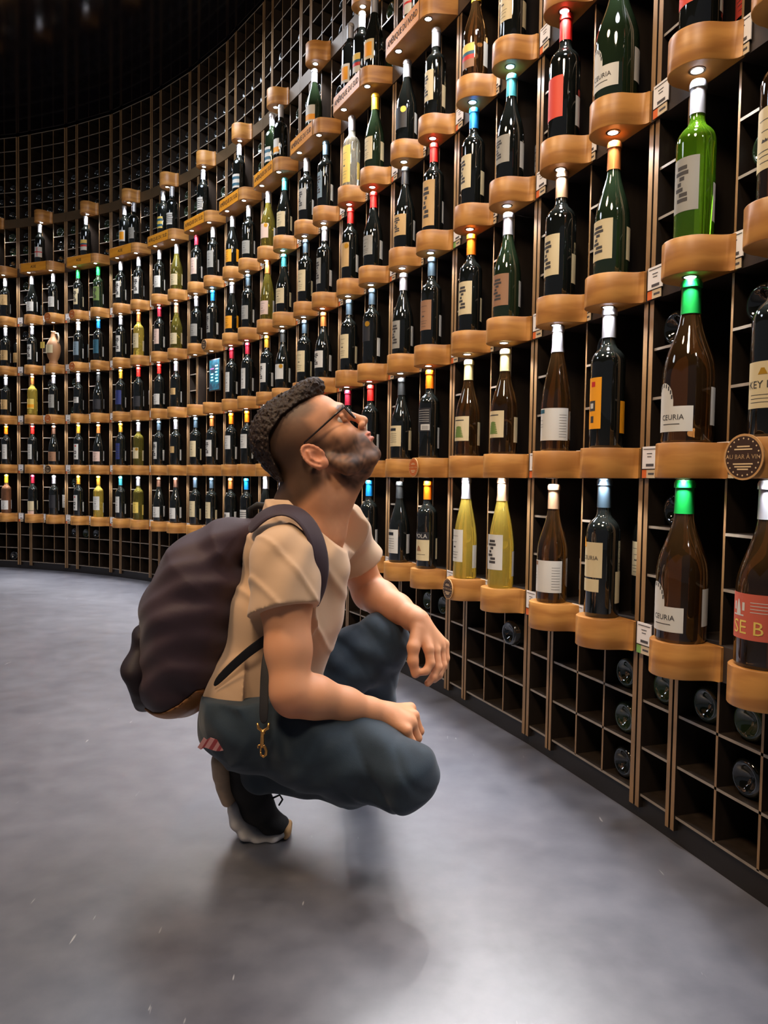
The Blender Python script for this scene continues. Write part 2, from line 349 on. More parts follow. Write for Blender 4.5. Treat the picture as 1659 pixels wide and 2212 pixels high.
# price tags
M_card = mat('price_card', srgb(225, 222, 220), 0.5); M_cedge = mat('card_rail', srgb(30, 28, 28), 0.4); M_or = mat('card_orange', srgb(214, 104, 50), 0.5); M_be = mat('card_beige', srgb(206, 188, 158), 0.5); M_tx = mat('card_print', srgb(70, 68, 70), 0.6); M_gn = mat('card_green', srgb(120, 170, 90), 0.5)
def tag_mesh(sub):
    b = MB(); b.box(0, .050, -.0035, -.0015, .022, .072, 0); b.box(0, .050, -.0045, -.0012, .0205, .0220, 1)
    b.box(0, .016, -.0035, -.0015, .001, .0200, sub); b.box(.016, .046, -.0035, -.0015, .001, .0200, 3)
    for z, x0, x1, h in ((.066, .004, .046, .0008), (.056, .016, .034, .0008), (.049, .018, .032, .0008), (.030, .014, .040, .0030), (.0105, .022, .042, .0022)): b.box(x0, x1, -.0040, -.0034, z-h, z+h, 4)
    return b.mesh('price_tag', [M_card, M_cedge, M_or, M_be, M_tx, M_gn])
TG = [tag_mesh(2), tag_mesh(5)]
for m in BAYS:
    for k in range(1, 6):
        if m == 12 and k == 5: continue
        for ab in (0, 1):
            if m == 12 and k == 1 and ab == 1: continue
            o = obj('price_tag', TG[1 if (m, k, ab) in ((12, 1, 0), (12, 3, 1), (8, 3, 1), (10, 4, 0)) else 0], None, place(m, .004 if ab == 0 else .236, .0055, zb(k)), frame(m)[2])
            tag(o, f'white price card left of the {side[ab]} stand, {rowname[k]} row up, {bayname(m)}', 'price tag', f'price cards in the {rowname[k]} row up')
# ------------------------------------------------------------------ bottles
GL = {'d': mat('glass_black', (0.006, 0.007, 0.006), 0.045, spec=0.75, coat=0.4),
      'g': mat('glass_green', (0.012, 0.022, 0.010), 0.045, spec=0.75, coat=0.4),
      'a': mat('glass_amber', (0.19, 0.095, 0.032), 0.025, trans=0.93, spec=0.6, coat=0.3),
      'y': mat('glass_yellow', (0.88, 0.68, 0.12), 0.03, trans=0.76, spec=0.6),
      'o': mat('glass_olive', (0.34, 0.29, 0.05), 0.03, trans=0.8, spec=0.6),
      'c': mat('glass_clear', (0.90, 0.88, 0.72), 0.02, trans=0.8, spec=0.6),
      'v': mat('glass_vivid', (0.15, 0.38, 0.015), 0.03, trans=0.78, spec=0.6),
      'r': mat('glass_rose', (0.30, 0.14, 0.07), 0.03, trans=0.6, spec=0.6)}
GN = {'d': 'dark', 'g': 'green', 'a': 'amber', 'y': 'yellow', 'o': 'olive', 'c': 'clear', 'v': 'vivid', 'r': 'rosé'}
CAPC = {'s': (190,190,196,'silver',.6), 'S': (78,98,112,'steel',.5), 'r': (206,34,28,'red',.1), 'R': (140,26,44,'maroon',.2), 'g': (208,152,48,'gold',.5), 'o': (232,110,14,'orange',.1), 'c': (198,118,58,'copper',.5),
        'w': (225,222,215,'white',.0), 'b': (20,120,190,'blue',.2), 'e': (54,140,150,'teal',.2), 'G': (14,140,56,'green',.1), 'y': (225,180,40,'yellow',.2), 'k': (44,46,46,'black',.2), 't': (168,134,104,'tan',.2), 'a': (208,196,138,'cream',.2), 'n': (92,66,52,'brown',.2)}
LABC = {'w': (204,202,194,'white'), 'c': (206,190,150,'cream'), 't': (196,160,104,'tan'), 'g': (150,148,140,'grey'), 'o': (236,158,18,'orange'), 'y': (226,196,96,'yellow'), 'n': (40,52,110,'navy'), 'k': (34,34,38,'black'),
        'p': (214,186,170,'pinkish'), 'r': (216,66,42,'red'), 'b': (150,110,80,'brown'), 'e': (40,92,112,'blue'), 'G': (104,128,60,'green'), 'T': (196,92,72,'terracotta'), 'x': (120,140,150,'blue-grey')}
capm = {k: mat('capsule_'+v[3].replace(' ', '_'), srgb(*v[:3]), 0.32, metal=v[4], spec=0.5) for k, v in CAPC.items()}
labm = {k: mat('label_'+v[3].replace(' ', '_').replace('-', '_'), srgb(*v[:3]), 0.55) for k, v in LABC.items()}
M_print = mat('label_print', srgb(60, 56, 54), 0.6); M_gold = mat('label_gold', srgb(214, 160, 50), 0.35, metal=0.6); M_redp = mat('label_red_print', srgb(196, 40, 34), 0.5)
# profiles: (r, z) with z up, total height H
def prof(kind, r, H):
    if kind == 'B':
        p = [(r*.55, .002), (r*.94, 0), (r, .006), (r, H*.60), (r*.985, H*.635), (r*.90, H*.67), (r*.72, H*.70), (r*.52, H*.722), (r*.415, H*.75), (r*.385, H*.80), (r*.38, H*.955), (r*.43, H*.957), (r*.43, H*.985), (r*.38, H)]
    elif kind == 'G':
        p = [(r*.55, .002), (r*.94, 0), (r, .006), (r, H*.40), (r*.985, H*.45), (r*.93, H*.50), (r*.82, H*.56), (r*.68, H*.62), (r*.54, H*.68), (r*.43, H*.74), (r*.37, H*.80), (r*.35, H*.955), (r*.40, H*.957), (r*.40, H*.985), (r*.35, H)]
    elif kind == 'H':
        p = [(r*.55, .002), (r*.94, 0), (r, .006), (r, H*.38), (r*.96, H*.44), (r*.86, H*.53), (r*.70, H*.63), (r*.54, H*.72), (r*.43, H*.79), (r*.38, H*.84), (r*.37, H*.955), (r*.41, H*.957), (r*.41, H*.985), (r*.36, H)]
    return p
SIZE = {'B': (.0375, .315), 'G': (.0405, .312), 'H': (.0385, .328), 'X': (.0500, .325), 'L': (.0400, .327)}   # X: wide burgundy magnum, L: tall large bordeaux
KIND = {'B': 'B', 'G': 'G', 'H': 'H', 'X': 'G', 'L': 'B'}
GEO = {'t': (.055, .160, 46), 'l': (.030, .105, 52), 'm': (.050, .130, 50), 'h': (.095, .178, 48), 'w': (.028, .112, 88), 's': (.085, .130, 34), 'f': (.020, .180, 46), 'n': (.045, .165, 30), 'A': (.022, .120, 52)}
cache = {}
def cached(key, fn):
    if key not in cache: cache[key] = fn()
    return cache[key]
def glass_mesh(t, gl):
    r, H = SIZE[t]; b = MB(); b.lathe(prof(KIND[t], r, H), 28); return b.mesh('glass', [GL[gl]], True, angle=60)
def cap_mesh(t, c):
    r, H = SIZE[t]; p = [q for q in prof(KIND[t], r, H) if q[1] >= H*.70]; e = .0009
    zc = H*.795; pr = [(np.interp(zc, [q[1] for q in p], [q[0] for q in p])+e, zc)]+[(q[0]+e, q[1]) for q in p if q[1] > zc]
    pr[-1] = (pr[-1][0], H+.0012); b = MB(); b.lathe(pr, 20, cap0=False); 
    return b.mesh('capsule', [capm[c]], True, angle=50)
def lab_mesh(t, c, g, fl=''):
    r, H = SIZE[t]; z0, z1, ha = GEO[g]; R = r+.0005; b = MB()
    if KIND[t] == 'G' and z1 > H*.41 and g != 'A': sh = z1-H*.41; z1 -= sh; z0 = max(.02, z0-sh*.6)
    mats = [labm[c], M_print, M_gold, M_redp, labm['o'], labm['w'], labm['p'], labm['k'], labm['e'], labm['G'], labm['y'], labm['b']]
    def patch(za, zb_, a0, a1, mi, off=0, n=None, top=None):
        n = n or max(2, int((a1-a0)/7)); vs = []; fs = []
        for i in range(n+1):
            a = math.radians(-90+a0+(a1-a0)*i/n); x, y = (R+off)*math.cos(a), (R+off)*math.sin(a)
            zz = top(i/n) if top else zb_; vs += [(x, y, za), (x, y, zz)]
            if i: k = 2*i; fs.append((k-2, k, k+1, k-1))
        b.add(vs, fs, mi)
    def txt(s, z, size, a=0, mi=1, sx=1):
        vs, fs = textmesh(s, size, 0.0); vv = []
        for v in vs: an = math.radians(-90+a)+v[0]*sx/R; vv.append(((R+.0006)*math.cos(an), (R+.0006)*math.sin(an), z+v[1]))
        b.add(vv, fs, mi)
    h = z1-z0
    if g == 'A':       # lower square panel with a taller sun arch on the left
        patch(z0, z0+.050, -ha, ha, 0, n=14)
        patch(z0+.050, 0, -ha, 8, 0, n=12, top=lambda u: z0+.062+.036*math.sqrt(max(0, 1-(2*u-1)**2)))
        for i in range(9):
            a = math.radians(12+i*19.5); ux, uz = math.cos(a), math.sin(a); mid = (-ha+8)/2; hw = (ha+8)/2
            aa = mid+hw*.88*ux; zz = z0+.062+.031*uz; patch(zz-.004, zz+.004, aa-1.6, aa+1.6, 7, .0004)
        txt('CEURIA', z0+.028, .015, 4, 1); patch(z0+.014, z0+.0155, -20, 24, 1, .0004)
    else:
        patch(z0, z1, -ha, ha, 0)
        if fl == '' or 'l' in fl:
            for q, w_ in ((.80, .55), (.62, .35), (.30, .6), (.22, .5), (.12, .4)): patch(z0+h*q-.0006, z0+h*q+.0006, -ha*w_, ha*w_*.8, 1, .0003)
            patch(z0+h*.44, z0+h*.52, -ha*.30, ha*.12, 1, .0003, n=6, top=lambda u: z0+h*(.45+.05*abs(math.sin(7*u))))
        if 'S' in fl:
            for q in (.2, .35, .5, .65, .8): patch(z0+h*q-.002, z0+h*q+.002, -ha, ha, 1, .0003)
        if 'd' in fl: patch(z0+h*.82, z0+h*.92, -12, 6, 3, .0003); patch(z0+h*.35, z0+h*.55, -24, 8, 1, .0003); patch(z0+h*.40, z0+h*.50, -16, 0, 5, .0005); patch(z0+h*.12, z0+h*.25, -14, 2, 1, .0003)
        if 'k' in fl: patch(z0+h*.75, z0+h*.88, -ha*.9, ha*.4, 7, .0003); [patch(z0+h*q, z0+h*q+.0012, -ha*.7, ha*.5, 1, .0003) for q in (.2, .3, .4, .5, .6)]
        if 'b' in fl: patch(z0-.030, z0-.004, -ha, ha, 6 if 'q' not in fl else 0, 0)
        if 'P' in fl: patch(z1, z1+.028, -ha, ha, 7, 0); txt('POLA', z1+.013, .021, 0, 5); patch(z0+h*.45, z0+h*.72, -30, 6, 11, .0003, top=lambda u: z0+h*.45+h*.27*math.sin(math.pi*u)); patch(z0+h*.28, z0+h*.30, -30, 30, 1, .0003)
        if 'M' in fl:
            vs = []; n = 14; zc = z0+h*.85; ac = math.radians(-90+ha*.6)
            for i in range(n): t_ = 2*math.pi*i/n; an = ac+.011*math.cos(t_)/R; vs.append(((R+.0012)*math.cos(an), (R+.0012)*math.sin(an), zc+.011*math.sin(t_)))
            b.add(vs, [tuple(range(n))], 2)
        if 'H' in fl:   # vineyard hill
            patch(z0+h*.82, z0+h*.86, -30, 26, 1, .0003)
            for i in range(7): hw = 30-i*2.2; q = .14+i*.065; patch(z0+h*q, 0, -hw*1.1, hw*.8, 9, .0003, n=8, top=lambda u, q=q: z0+h*(q+.034)+.003*math.sin(math.pi*u))
        if 'W' in fl:   # white wrap label with a coloured tab
            patch(z1-.013, z1-.003, -ha*.85, -ha*.15, 8 if 'e' in fl else 11, .0004)
            for q in (.62, .5, .42): patch(z0+h*q, z0+h*q+.0009, -ha*.8, -ha*.25, 1, .0004)
            for i in range(9): patch(z0+h*(.1+i*.085), z0+h*(.1+i*.085)+.0008, ha*.55, ha*.9, 1, .0004)
        if 'T' in fl:   # pale tree and two big gold letters
            txt('SE B', z0+.020, .034, 0, 10); patch(z0+h*.50, z0+h*.53, -38, -6, 5, .0003); patch(z0+h*.53, 0, -26, -14, 5, .0003, n=6, top=lambda u: z0+h*(.62+.25*math.sin(math.pi*u)))
            for a_ in (-34, -10): patch(z0+h*.62, z0+h*.80, a_, a_+6, 5, .0003)
            for i in range(4): patch(z0+h*(.60+i*.07), z0+h*(.60+i*.07)+.0012, 8, 40, 5, .0003)
        if 'K' in fl: txt('KEY LO', z0+h*.50, .018, 0, 1); patch(z0+h*.72, z0+h*.88, -12, 12, 2, .0004, top=lambda u: z0+h*(.72+.16*math.sin(math.pi*u))); [patch(z0+h*q, z0+h*q+.001, -34, 34, 1, .0003) for q in (.12, .2, .28)]
        if 'O' in fl: txt('ON', z0+h*.50, .022, -4, 1); patch(z0+h*.85, z0+h*.9, -24, -10, 1, .0003)
        if 'U' in fl: txt('CEURIA', z0+h*.55, .014, 0, 1); patch(z0-.034, z0-.004, -ha, ha*.8, 0); patch(z1-.012, z1+.012, -ha, -ha+30, 4, .0005, top=lambda u: z1-.008+.022*math.sin(math.pi*u))
        if 'F' in fl:   # figure / sketch
            for i in range(7): q = .18+.1*i; patch(z0+h*q, z0+h*(q+.07), -22+9*math.sin(i*2.1), 4+12*math.sin(i*1.3+1), 1, .0003)
        if 'f' in fl:   # three flag stripes
            patch(z0+h*.66, z0+h*.98, -ha, ha, 10, .0003); patch(z0+h*.52, z0+h*.66, -ha, ha, 8, .0003); patch(z0+h*.34, z0+h*.52, -ha, ha, 3, .0003)
        if 'r' in fl: patch(z0+h*.12, z0+h*.45, -ha, ha, 4, .0003)
        if 'R' in fl: patch(z0+h*.15, z0+h*.85, -ha*.35, ha*.75, 4, .0003)
        if 't' in fl: patch(z0+h*.62, z0+h*.82, -ha, ha, 8, .0003); patch(z0+h*.15, z0+h*.35, -ha, ha, 8, .0003)
        if 'X' in fl: patch(z0+h*.45, z0+h*.55, -ha, ha, 3, .0003); patch(z0+h*.05, z0+h*.95, -12, -4, 3, .0003)
        if 'B' in fl:   # dark back label with barcode
            patch(z0+h*.05, z0+h*.30, -10, 44, 5, .0003); [patch(z0+h*.08, z0+h*.25, a_, a_+2, 7, .0005) for a_ in range(0, 36, 5)]; [patch(z0+h*q, z0+h*q+.0012, -30, 40, 5, .0003) for q in (.9, .8, .7, .6, .5, .42)]
    return b.mesh('label', mats, True)
def backlab_mesh(t, c):
    r, H = SIZE[t]; b = MB(); R = r+.0005; z0, z1 = .035, .110
    for i in range(7):
        pass
    n = 8; vs = []; fs = []
    for i in range(n+1):
        a = math.radians(-90+96+34*i/n); vs += [(R*math.cos(a), R*math.sin(a), z0), (R*math.cos(a), R*math.sin(a), z1)]
        if i: k = 2*i; fs.append((k-2, k, k+1, k-1))
    b.add(vs, fs); return b.mesh('back_label', [labm[c]], True)
BOT_N = 0
def bottle(m, k, ab, code, d=.042, ds=0, behind=False):
    t, gl, c, lc, g = code[:5]; fl = code[5:]
    s = (SA if ab == 0 else SB)+ds
    o = obj('wine_bottle', cached(('g', t, gl), lambda: glass_mesh(t, gl)), None, place(m, s, d, zt(k)), frame(m)[2]+math.radians(random.uniform(2, 22)))
    nm = KIND[t]
    pl = 'behind' if behind else 'on'
    lab = f'{GN[gl]} bottle, {CAPC[c][3]} cap, {LABC[lc][3]} label, {pl} {side[ab]} stand, {rowname[k]} row, {bayname(m)}'
    if k == 6: lab = f'{GN[gl]} bottle, {LABC[lc][3]} label, {"first" if ds < .05 and ab == 0 else "second"} on sign stand, {bayname(m)}' if not behind else f'{GN[gl]} bottle with {LABC[lc][3]} label, innermost on sign stand, {bayname(m)}'
    tag(o, lab, 'wine bottle', f'wine bottles standing in the {rowname[k]} row up')
    obj('capsule', cached(('c', t, c), lambda: cap_mesh(t, c)), o)
    obj('label', cached(('l', t, lc, g, fl), lambda: lab_mesh(t, lc, g, fl)), o)
    if not behind and k < 6 and g != 'w': obj('back_label', cached(('k', t, lc if lc in 'wcyo' else 'w'), lambda: backlab_mesh(t, lc if lc in 'wcyo' else 'w')), o)
    return o
# code: type, glass, capsule, label colour, label shape, extra marks.  '-' = empty stand
TAB = {
 1: ['- Brywl', 'BdRclb Bdskt', 'Bdgwnd Bygwt', 'Bdewn Bosym', 'Gdnwl Gdnwl', 'BdSct BdSct', 'BdcwlF BdbwmS', 'Hdswl Bdswl', 'Bdbwt Bdswt', 'Gdnwl BdbgtF', 'GdkwtkO Bdoc mP', 'Hyswtl HytwtF', 'GatwwW LdSchU', 'XaGwA XasTmT'],
 2: ['- Bdown', 'Bdrwn Gdnbl', 'Bdgwnd Gdcpl', 'BdgnnS BoscmM', 'BdSwnF Bdstsq', 'BdSct BdcwtF', 'Bdowh Bdowh', 'Bdswt Bdcwt', 'Bdscl Bdrct', 'BdRct BdrwnF', 'Gdkcmk BdokhB', 'GaacmH GaacmH', 'HaswwWe Ldsond', 'XaGwA Ldsc mK'],
 3: ['- Bdstm', 'Bycymr Bdsgt', 'Bdswsk Gdkkl', 'Bdgnt Bdrkl', 'Bdrwl Bdsts', '- -', 'BdRwn BdRwn', 'BdgwtF GdkwmM', 'BdSct GdcwmF', 'BdSct BdSkhM', 'GdsgnF BdSbt', 'Bdoct F', 'LdtctF GgcctF', 'BvsgtF Lasct'],
 4: ['- Bdstm', 'BdswnF J', 'Bdwxt Bdbet', 'BdswnF Bycctl', 'BdRpt Gotcl', 'Bdsgm BdbgnF', 'Gdsol BdSgm', 'Hocpl Gdecm', 'BdSct BdsgnF', 'BdrttM Gdrgm', 'GdktmF BdrtfF', 'BdbctF GdegmF', 'Ldrrtz XgkwA', 'Ldrrtz -'],
 5: ['- Bdsth', 'Gdswl Bdswm', 'BdGcnF BgGGtF', 'BdswnF BdswnF', 'Bdswm Goscl', 'BdRpt Bdsgt', 'Gdsol Bdsgl', 'GospmM Gdecm', 'BdsgtF BdSxnF', 'Bcsyf Ggyct', 'GdskmM BdsctF', 'Gayblf Bdkct', '- -', '- -']}
def fixc(c): return c
for k, rows in TAB.items():
    for m, ent in zip(BAYS, rows):
        # entries are fixed-width codes separated by one blank; a blank inside a code marks plain shape
        parts = ent.split(' ')
        if k == 1 and m == 9: parts = ['Gdkwtk', 'BdoclP']
        if k == 2 and m == 12: parts = ['XaGwA', 'LdscmK']
        if k == 3 and m == 10: parts = ['BdoctF', 'GgsbtF']
        for ab, c in enumerate(parts):
            if c in ('-', 'J', 'F'): continue
            bottle(m, k, ab, c)
for (m, k, ab, c) in ((11, 4, 0, 'Ldrrtz'), (10, 4, 1, 'GdegmF'), (11, 3, 0, 'LdtctF'), (11, 2, 0, 'HaswwWe'), (9, 5, 1, 'BdsctF'), (3, 4, 1, 'Gotcl'), (1, 4, 0, 'Bdwxt'), (0, 5, 0, 'Bdbxl'), (0, 1, 1, 'Bdswt'),
                      (11, 1, 0, 'Gatwww'), (11, 1, 1, 'LdSch'), (12, 4, 0, 'Ldrrt'), (9, 2, 0, 'Gdkcm'), (2, 3, 1, 'Bdrwt'), (-1, 4, 1, 'Bdstm')):
    bottle(m, k, ab, c, d=-.085, ds=.012, behind=True)
SIX = {-1: ['BdswmS'], 0: ['BdswmX'], 1: ['Bdswmf'], 2: ['BdswmR', 'Bdsgm'], 3: ['Bdsymt', 'BdswmS'], 4: ['BdswmS'], 5: ['Bdswmt'], 6: ['Bgswmt', 'Bdswmr'], 7: ['Ggswmr'], 8: ['BdswmR', 'Bdwwmf', 'GdscmR'], 9: ['BdswmX', 'Bdswmt']}
for m, L in SIX.items():
    if len(L) == 1: bottle(m, 6, 0, L[0], ds=.08)
    elif len(L) == 2: bottle(m, 6, 0, L[0], ds=.04); bottle(m, 6, 1, L[1], ds=-.06)
    else: bottle(m, 6, 0, L[0], d=.05, ds=-.012, behind=True); bottle(m, 6, 0, L[1], ds=.085); bottle(m, 6, 1, L[2], ds=-.02)
# ceramic jug with a hanging card
r = bpy.data.objects.new('ceramic_jug', None); C.objects.link(r); r.location = place(0, SB, .042, zt(4)); r.rotation_euler = (0, 0, frame(0)[2])
tag(r, 'brown ceramic wine jug with handle and cream patch on an oak stand', 'jug')
b = MB(); b.lathe([(.036, 0), (.034, .012), (.030, .028), (.044, .060), (.055, .110), (.053, .150), (.036, .190), (.022, .215), (.018, .250), (.020, .262), (.014, .262)], 28, cap1=False); obj('jug_body', b.mesh('jug_body', [mat('jug_clay', srgb(170, 124, 84), 0.5, noise=(8, 3, .8))], True), r)
b = MB(); b.tube([(.018, 0, .245), (.045, 0, .245), (.056, 0, .215), (.050, 0, .180), (.042, 0, .172)], .006, 8); obj('handle', b.mesh('handle', [mat('jug_pale', srgb(220, 200, 165), 0.5)], True), r)
b = MB(); vs = []; fs = []
for i in range(9):
    a = math.radians(-90-38+76*i/8); vs += [(.0560*math.cos(a), .0560*math.sin(a), .085), (.0545*math.cos(a), .0545*math.sin(a), .150)]
    if i: fs.append((2*i-2, 2*i, 2*i+1, 2*i-1))
b.add(vs, fs); obj('label', b.mesh('label', [labm['c']], True), r)
b = MB(); b.box(-.085, -.045, -.050, -.048, .125, .175); o = obj('hanging_card', b.mesh('hanging_card', [labm['y']]), r)
# tablet screen leaning in the niche of the fifth bay
r = bpy.data.objects.new('tablet', None); C.objects.link(r); r.location = place(4, .40, .02, zt(3)+.085); r.rotation_euler = (0, 0, frame(4)[2])
tag(r, 'small lit tablet screen showing blue text above an empty oak stand', 'tablet')
b = MB(); b.box(-.066, .066, -.004, .006, -.005, .200); obj('casing', b.mesh('casing', [mat('tablet_case', srgb(60, 62, 66), .35)]), r)
def screen_mat():
    m = bpy.data.materials.new('tablet_screen'); m.use_nodes = True; nt = m.node_tree; b = nt.nodes['Principled BSDF']; N = nt.nodes.new
    tc = N('ShaderNodeTexCoord'); n = N('ShaderNodeTexNoise'); n.inputs['Scale'].default_value = 11; n.inputs['Detail'].default_value = 3; nt.links.new(tc.outputs['Object'], n.inputs[0])
    rp = N('ShaderNodeValToRGB'); rp.color_ramp.elements[0].position = .42; rp.color_ramp.elements[0].color = (0.03, 0.05, 0.08, 1); rp.color_ramp.elements[1].position = .62; rp.color_ramp.elements[1].color = (0.02, 0.30, 0.42, 1)
    nt.links.new(n.outputs[0], rp.inputs[0]); nt.links.new(rp.outputs[0], b.inputs['Emission Color']); b.inputs['Emission Strength'].default_value = 1.0; b.inputs['Base Color'].default_value = (0.01, 0.02, 0.03, 1); b.inputs['Roughness'].default_value = .15
    return m
b = MB(); b.box(-.060, .060, -.0052, -.0042, .002, .193)
for i, (x0, x1, z) in enumerate(((-.045, -.012, .10), (-.040, -.016, .08), (-.044, -.010, .06), (.012, .045, .15), (.016, .050, .13), (.012, .040, .11), (.018, .048, .09), (.012, .044, .07), (.02, .05, .05))): b.box(x0, x1, -.0058, -.0052, z, z+.008, 1)
b.box(-.050, -.005, -.0058, -.0052, .135, .142, 2)
obj('screen', b.mesh('screen', [screen_mat(), mat('screen_text', (0.3, .8, .9), .4, emit=(.25, .85, 1), es=1.6), mat('screen_pink', (.4, .1, .3), .4, emit=(.5, .12, .35), es=1)]), r)
# ---- bottles lying in the cells, base outward
def lying_mesh(gl):
    b = MB(); r = .0375; H = .29
    pr = [(.001, .018), (.010, .016), (.020, .007), (.027, .001), (.032, 0), (r, .006), (r, .18), (r*.95, .195), (r*.6, .215), (r*.4, .235), (r*.38, H), (.001, H)]
    vs = []; n = 22
    for rr, z in pr:
        for k in range(n): a = 2*math.pi*k/n; vs.append((rr*math.cos(a), z, rr*math.sin(a)))
    fs = [(i*n+k, (i+1)*n+k, (i+1)*n+(k+1) % n, i*n+(k+1) % n) for i in range(len(pr)-1) for k in range(n)]
    b.add(vs, fs); return b.mesh('lying_bottle', [GL[gl]], True)
LY = [lying_mesh('d'), lying_mesh('g')]
COLN = ['first', 'second', 'third', 'fourth']; RN = ['bottom', 'middle', 'top']
def lying(m, zone, col, row):
    x = sum(COLS[col])/2; z0 = (Z0 if zone == 0 else zt(zone))+T; dd = -.012-random.random()*.02
    if zone == 0: dd = -.02
    if (m, zone, col) == (10, 0, 3): dd = .02
    o = obj('wine_bottle', random.choice(LY), None, place(m, x, dd, z0+row*CH+.0378), frame(m)[2])
    zn = {0: 'below the lowest stands', 6: 'above the sign stand', 7: 'above the lamp block'}.get(zone, f'above {rowname.get(zone)} stand row')
    tag(o, f'bottle lying base outward, {COLN[col]} column, {RN[row]} cell {zn}, {bayname(m)}', 'wine bottle', 'wine bottles lying in the rack cells')
TOPS = []
for m in range(-1, 12):
    if m <= 9:
        for row in range(3):
            for col in range(4): TOPS.append(place(m, sum(COLS[col])/2, -.02-random.random()*.02, zt(7)+T+row*CH+.0378).to_tuple()+(frame(m)[2],))
    if m <= 10:
        for row in range(3):
            for col in (0, 1, 3): lying(m, 6, col, row)
for q in ((0,5,0,2),(0,5,0,1),(0,4,0,2),(0,5,2,2),(1,3,0,2),(1,3,0,0),(1,1,0,2),(4,3,0,0),(6,4,2,2),(11,1,2,2),(11,2,2,2),(11,3,2,1),(12,3,0,2),(12,2,0,2),(12,2,2,2),(12,3,2,1),(12,1,0,2),(12,1,0,1),
          (9,0,2,2),(9,0,3,2),(10,0,3,2),(11,0,3,2),(11,0,3,1),(11,0,3,0),(12,0,0,2),(12,0,1,2),(12,0,2,2),(12,0,2,1),(1,0,0,2),(1,0,1,2),(1,0,2,2),(-1,0,3,0),(10,1,2,2),(0,3,2,2),(7,1,2,2)): lying(*q)
#PERSON
# the far dim bottles of the upper rack, past the three hundred nearest ones
b = MB(); src = LY[0]; sv = [v.co.copy() for v in src.vertices]; sf_ = [tuple(p.vertices) for p in src.polygons]
for x, y, z, a in TOPS:
    ca, sa = math.cos(a), math.sin(a); b.add([(x+v.x*ca-v.y*sa, y+v.x*sa+v.y*ca, z+v.z) for v in sv], sf_)
tag(obj('wine_bottle', b.mesh('wine_bottle_rows', [GL['d']], True)), 'dim rows of bottles lying base outward in the upper rack above the lamp blocks', 'wine bottle', kind='stuff')
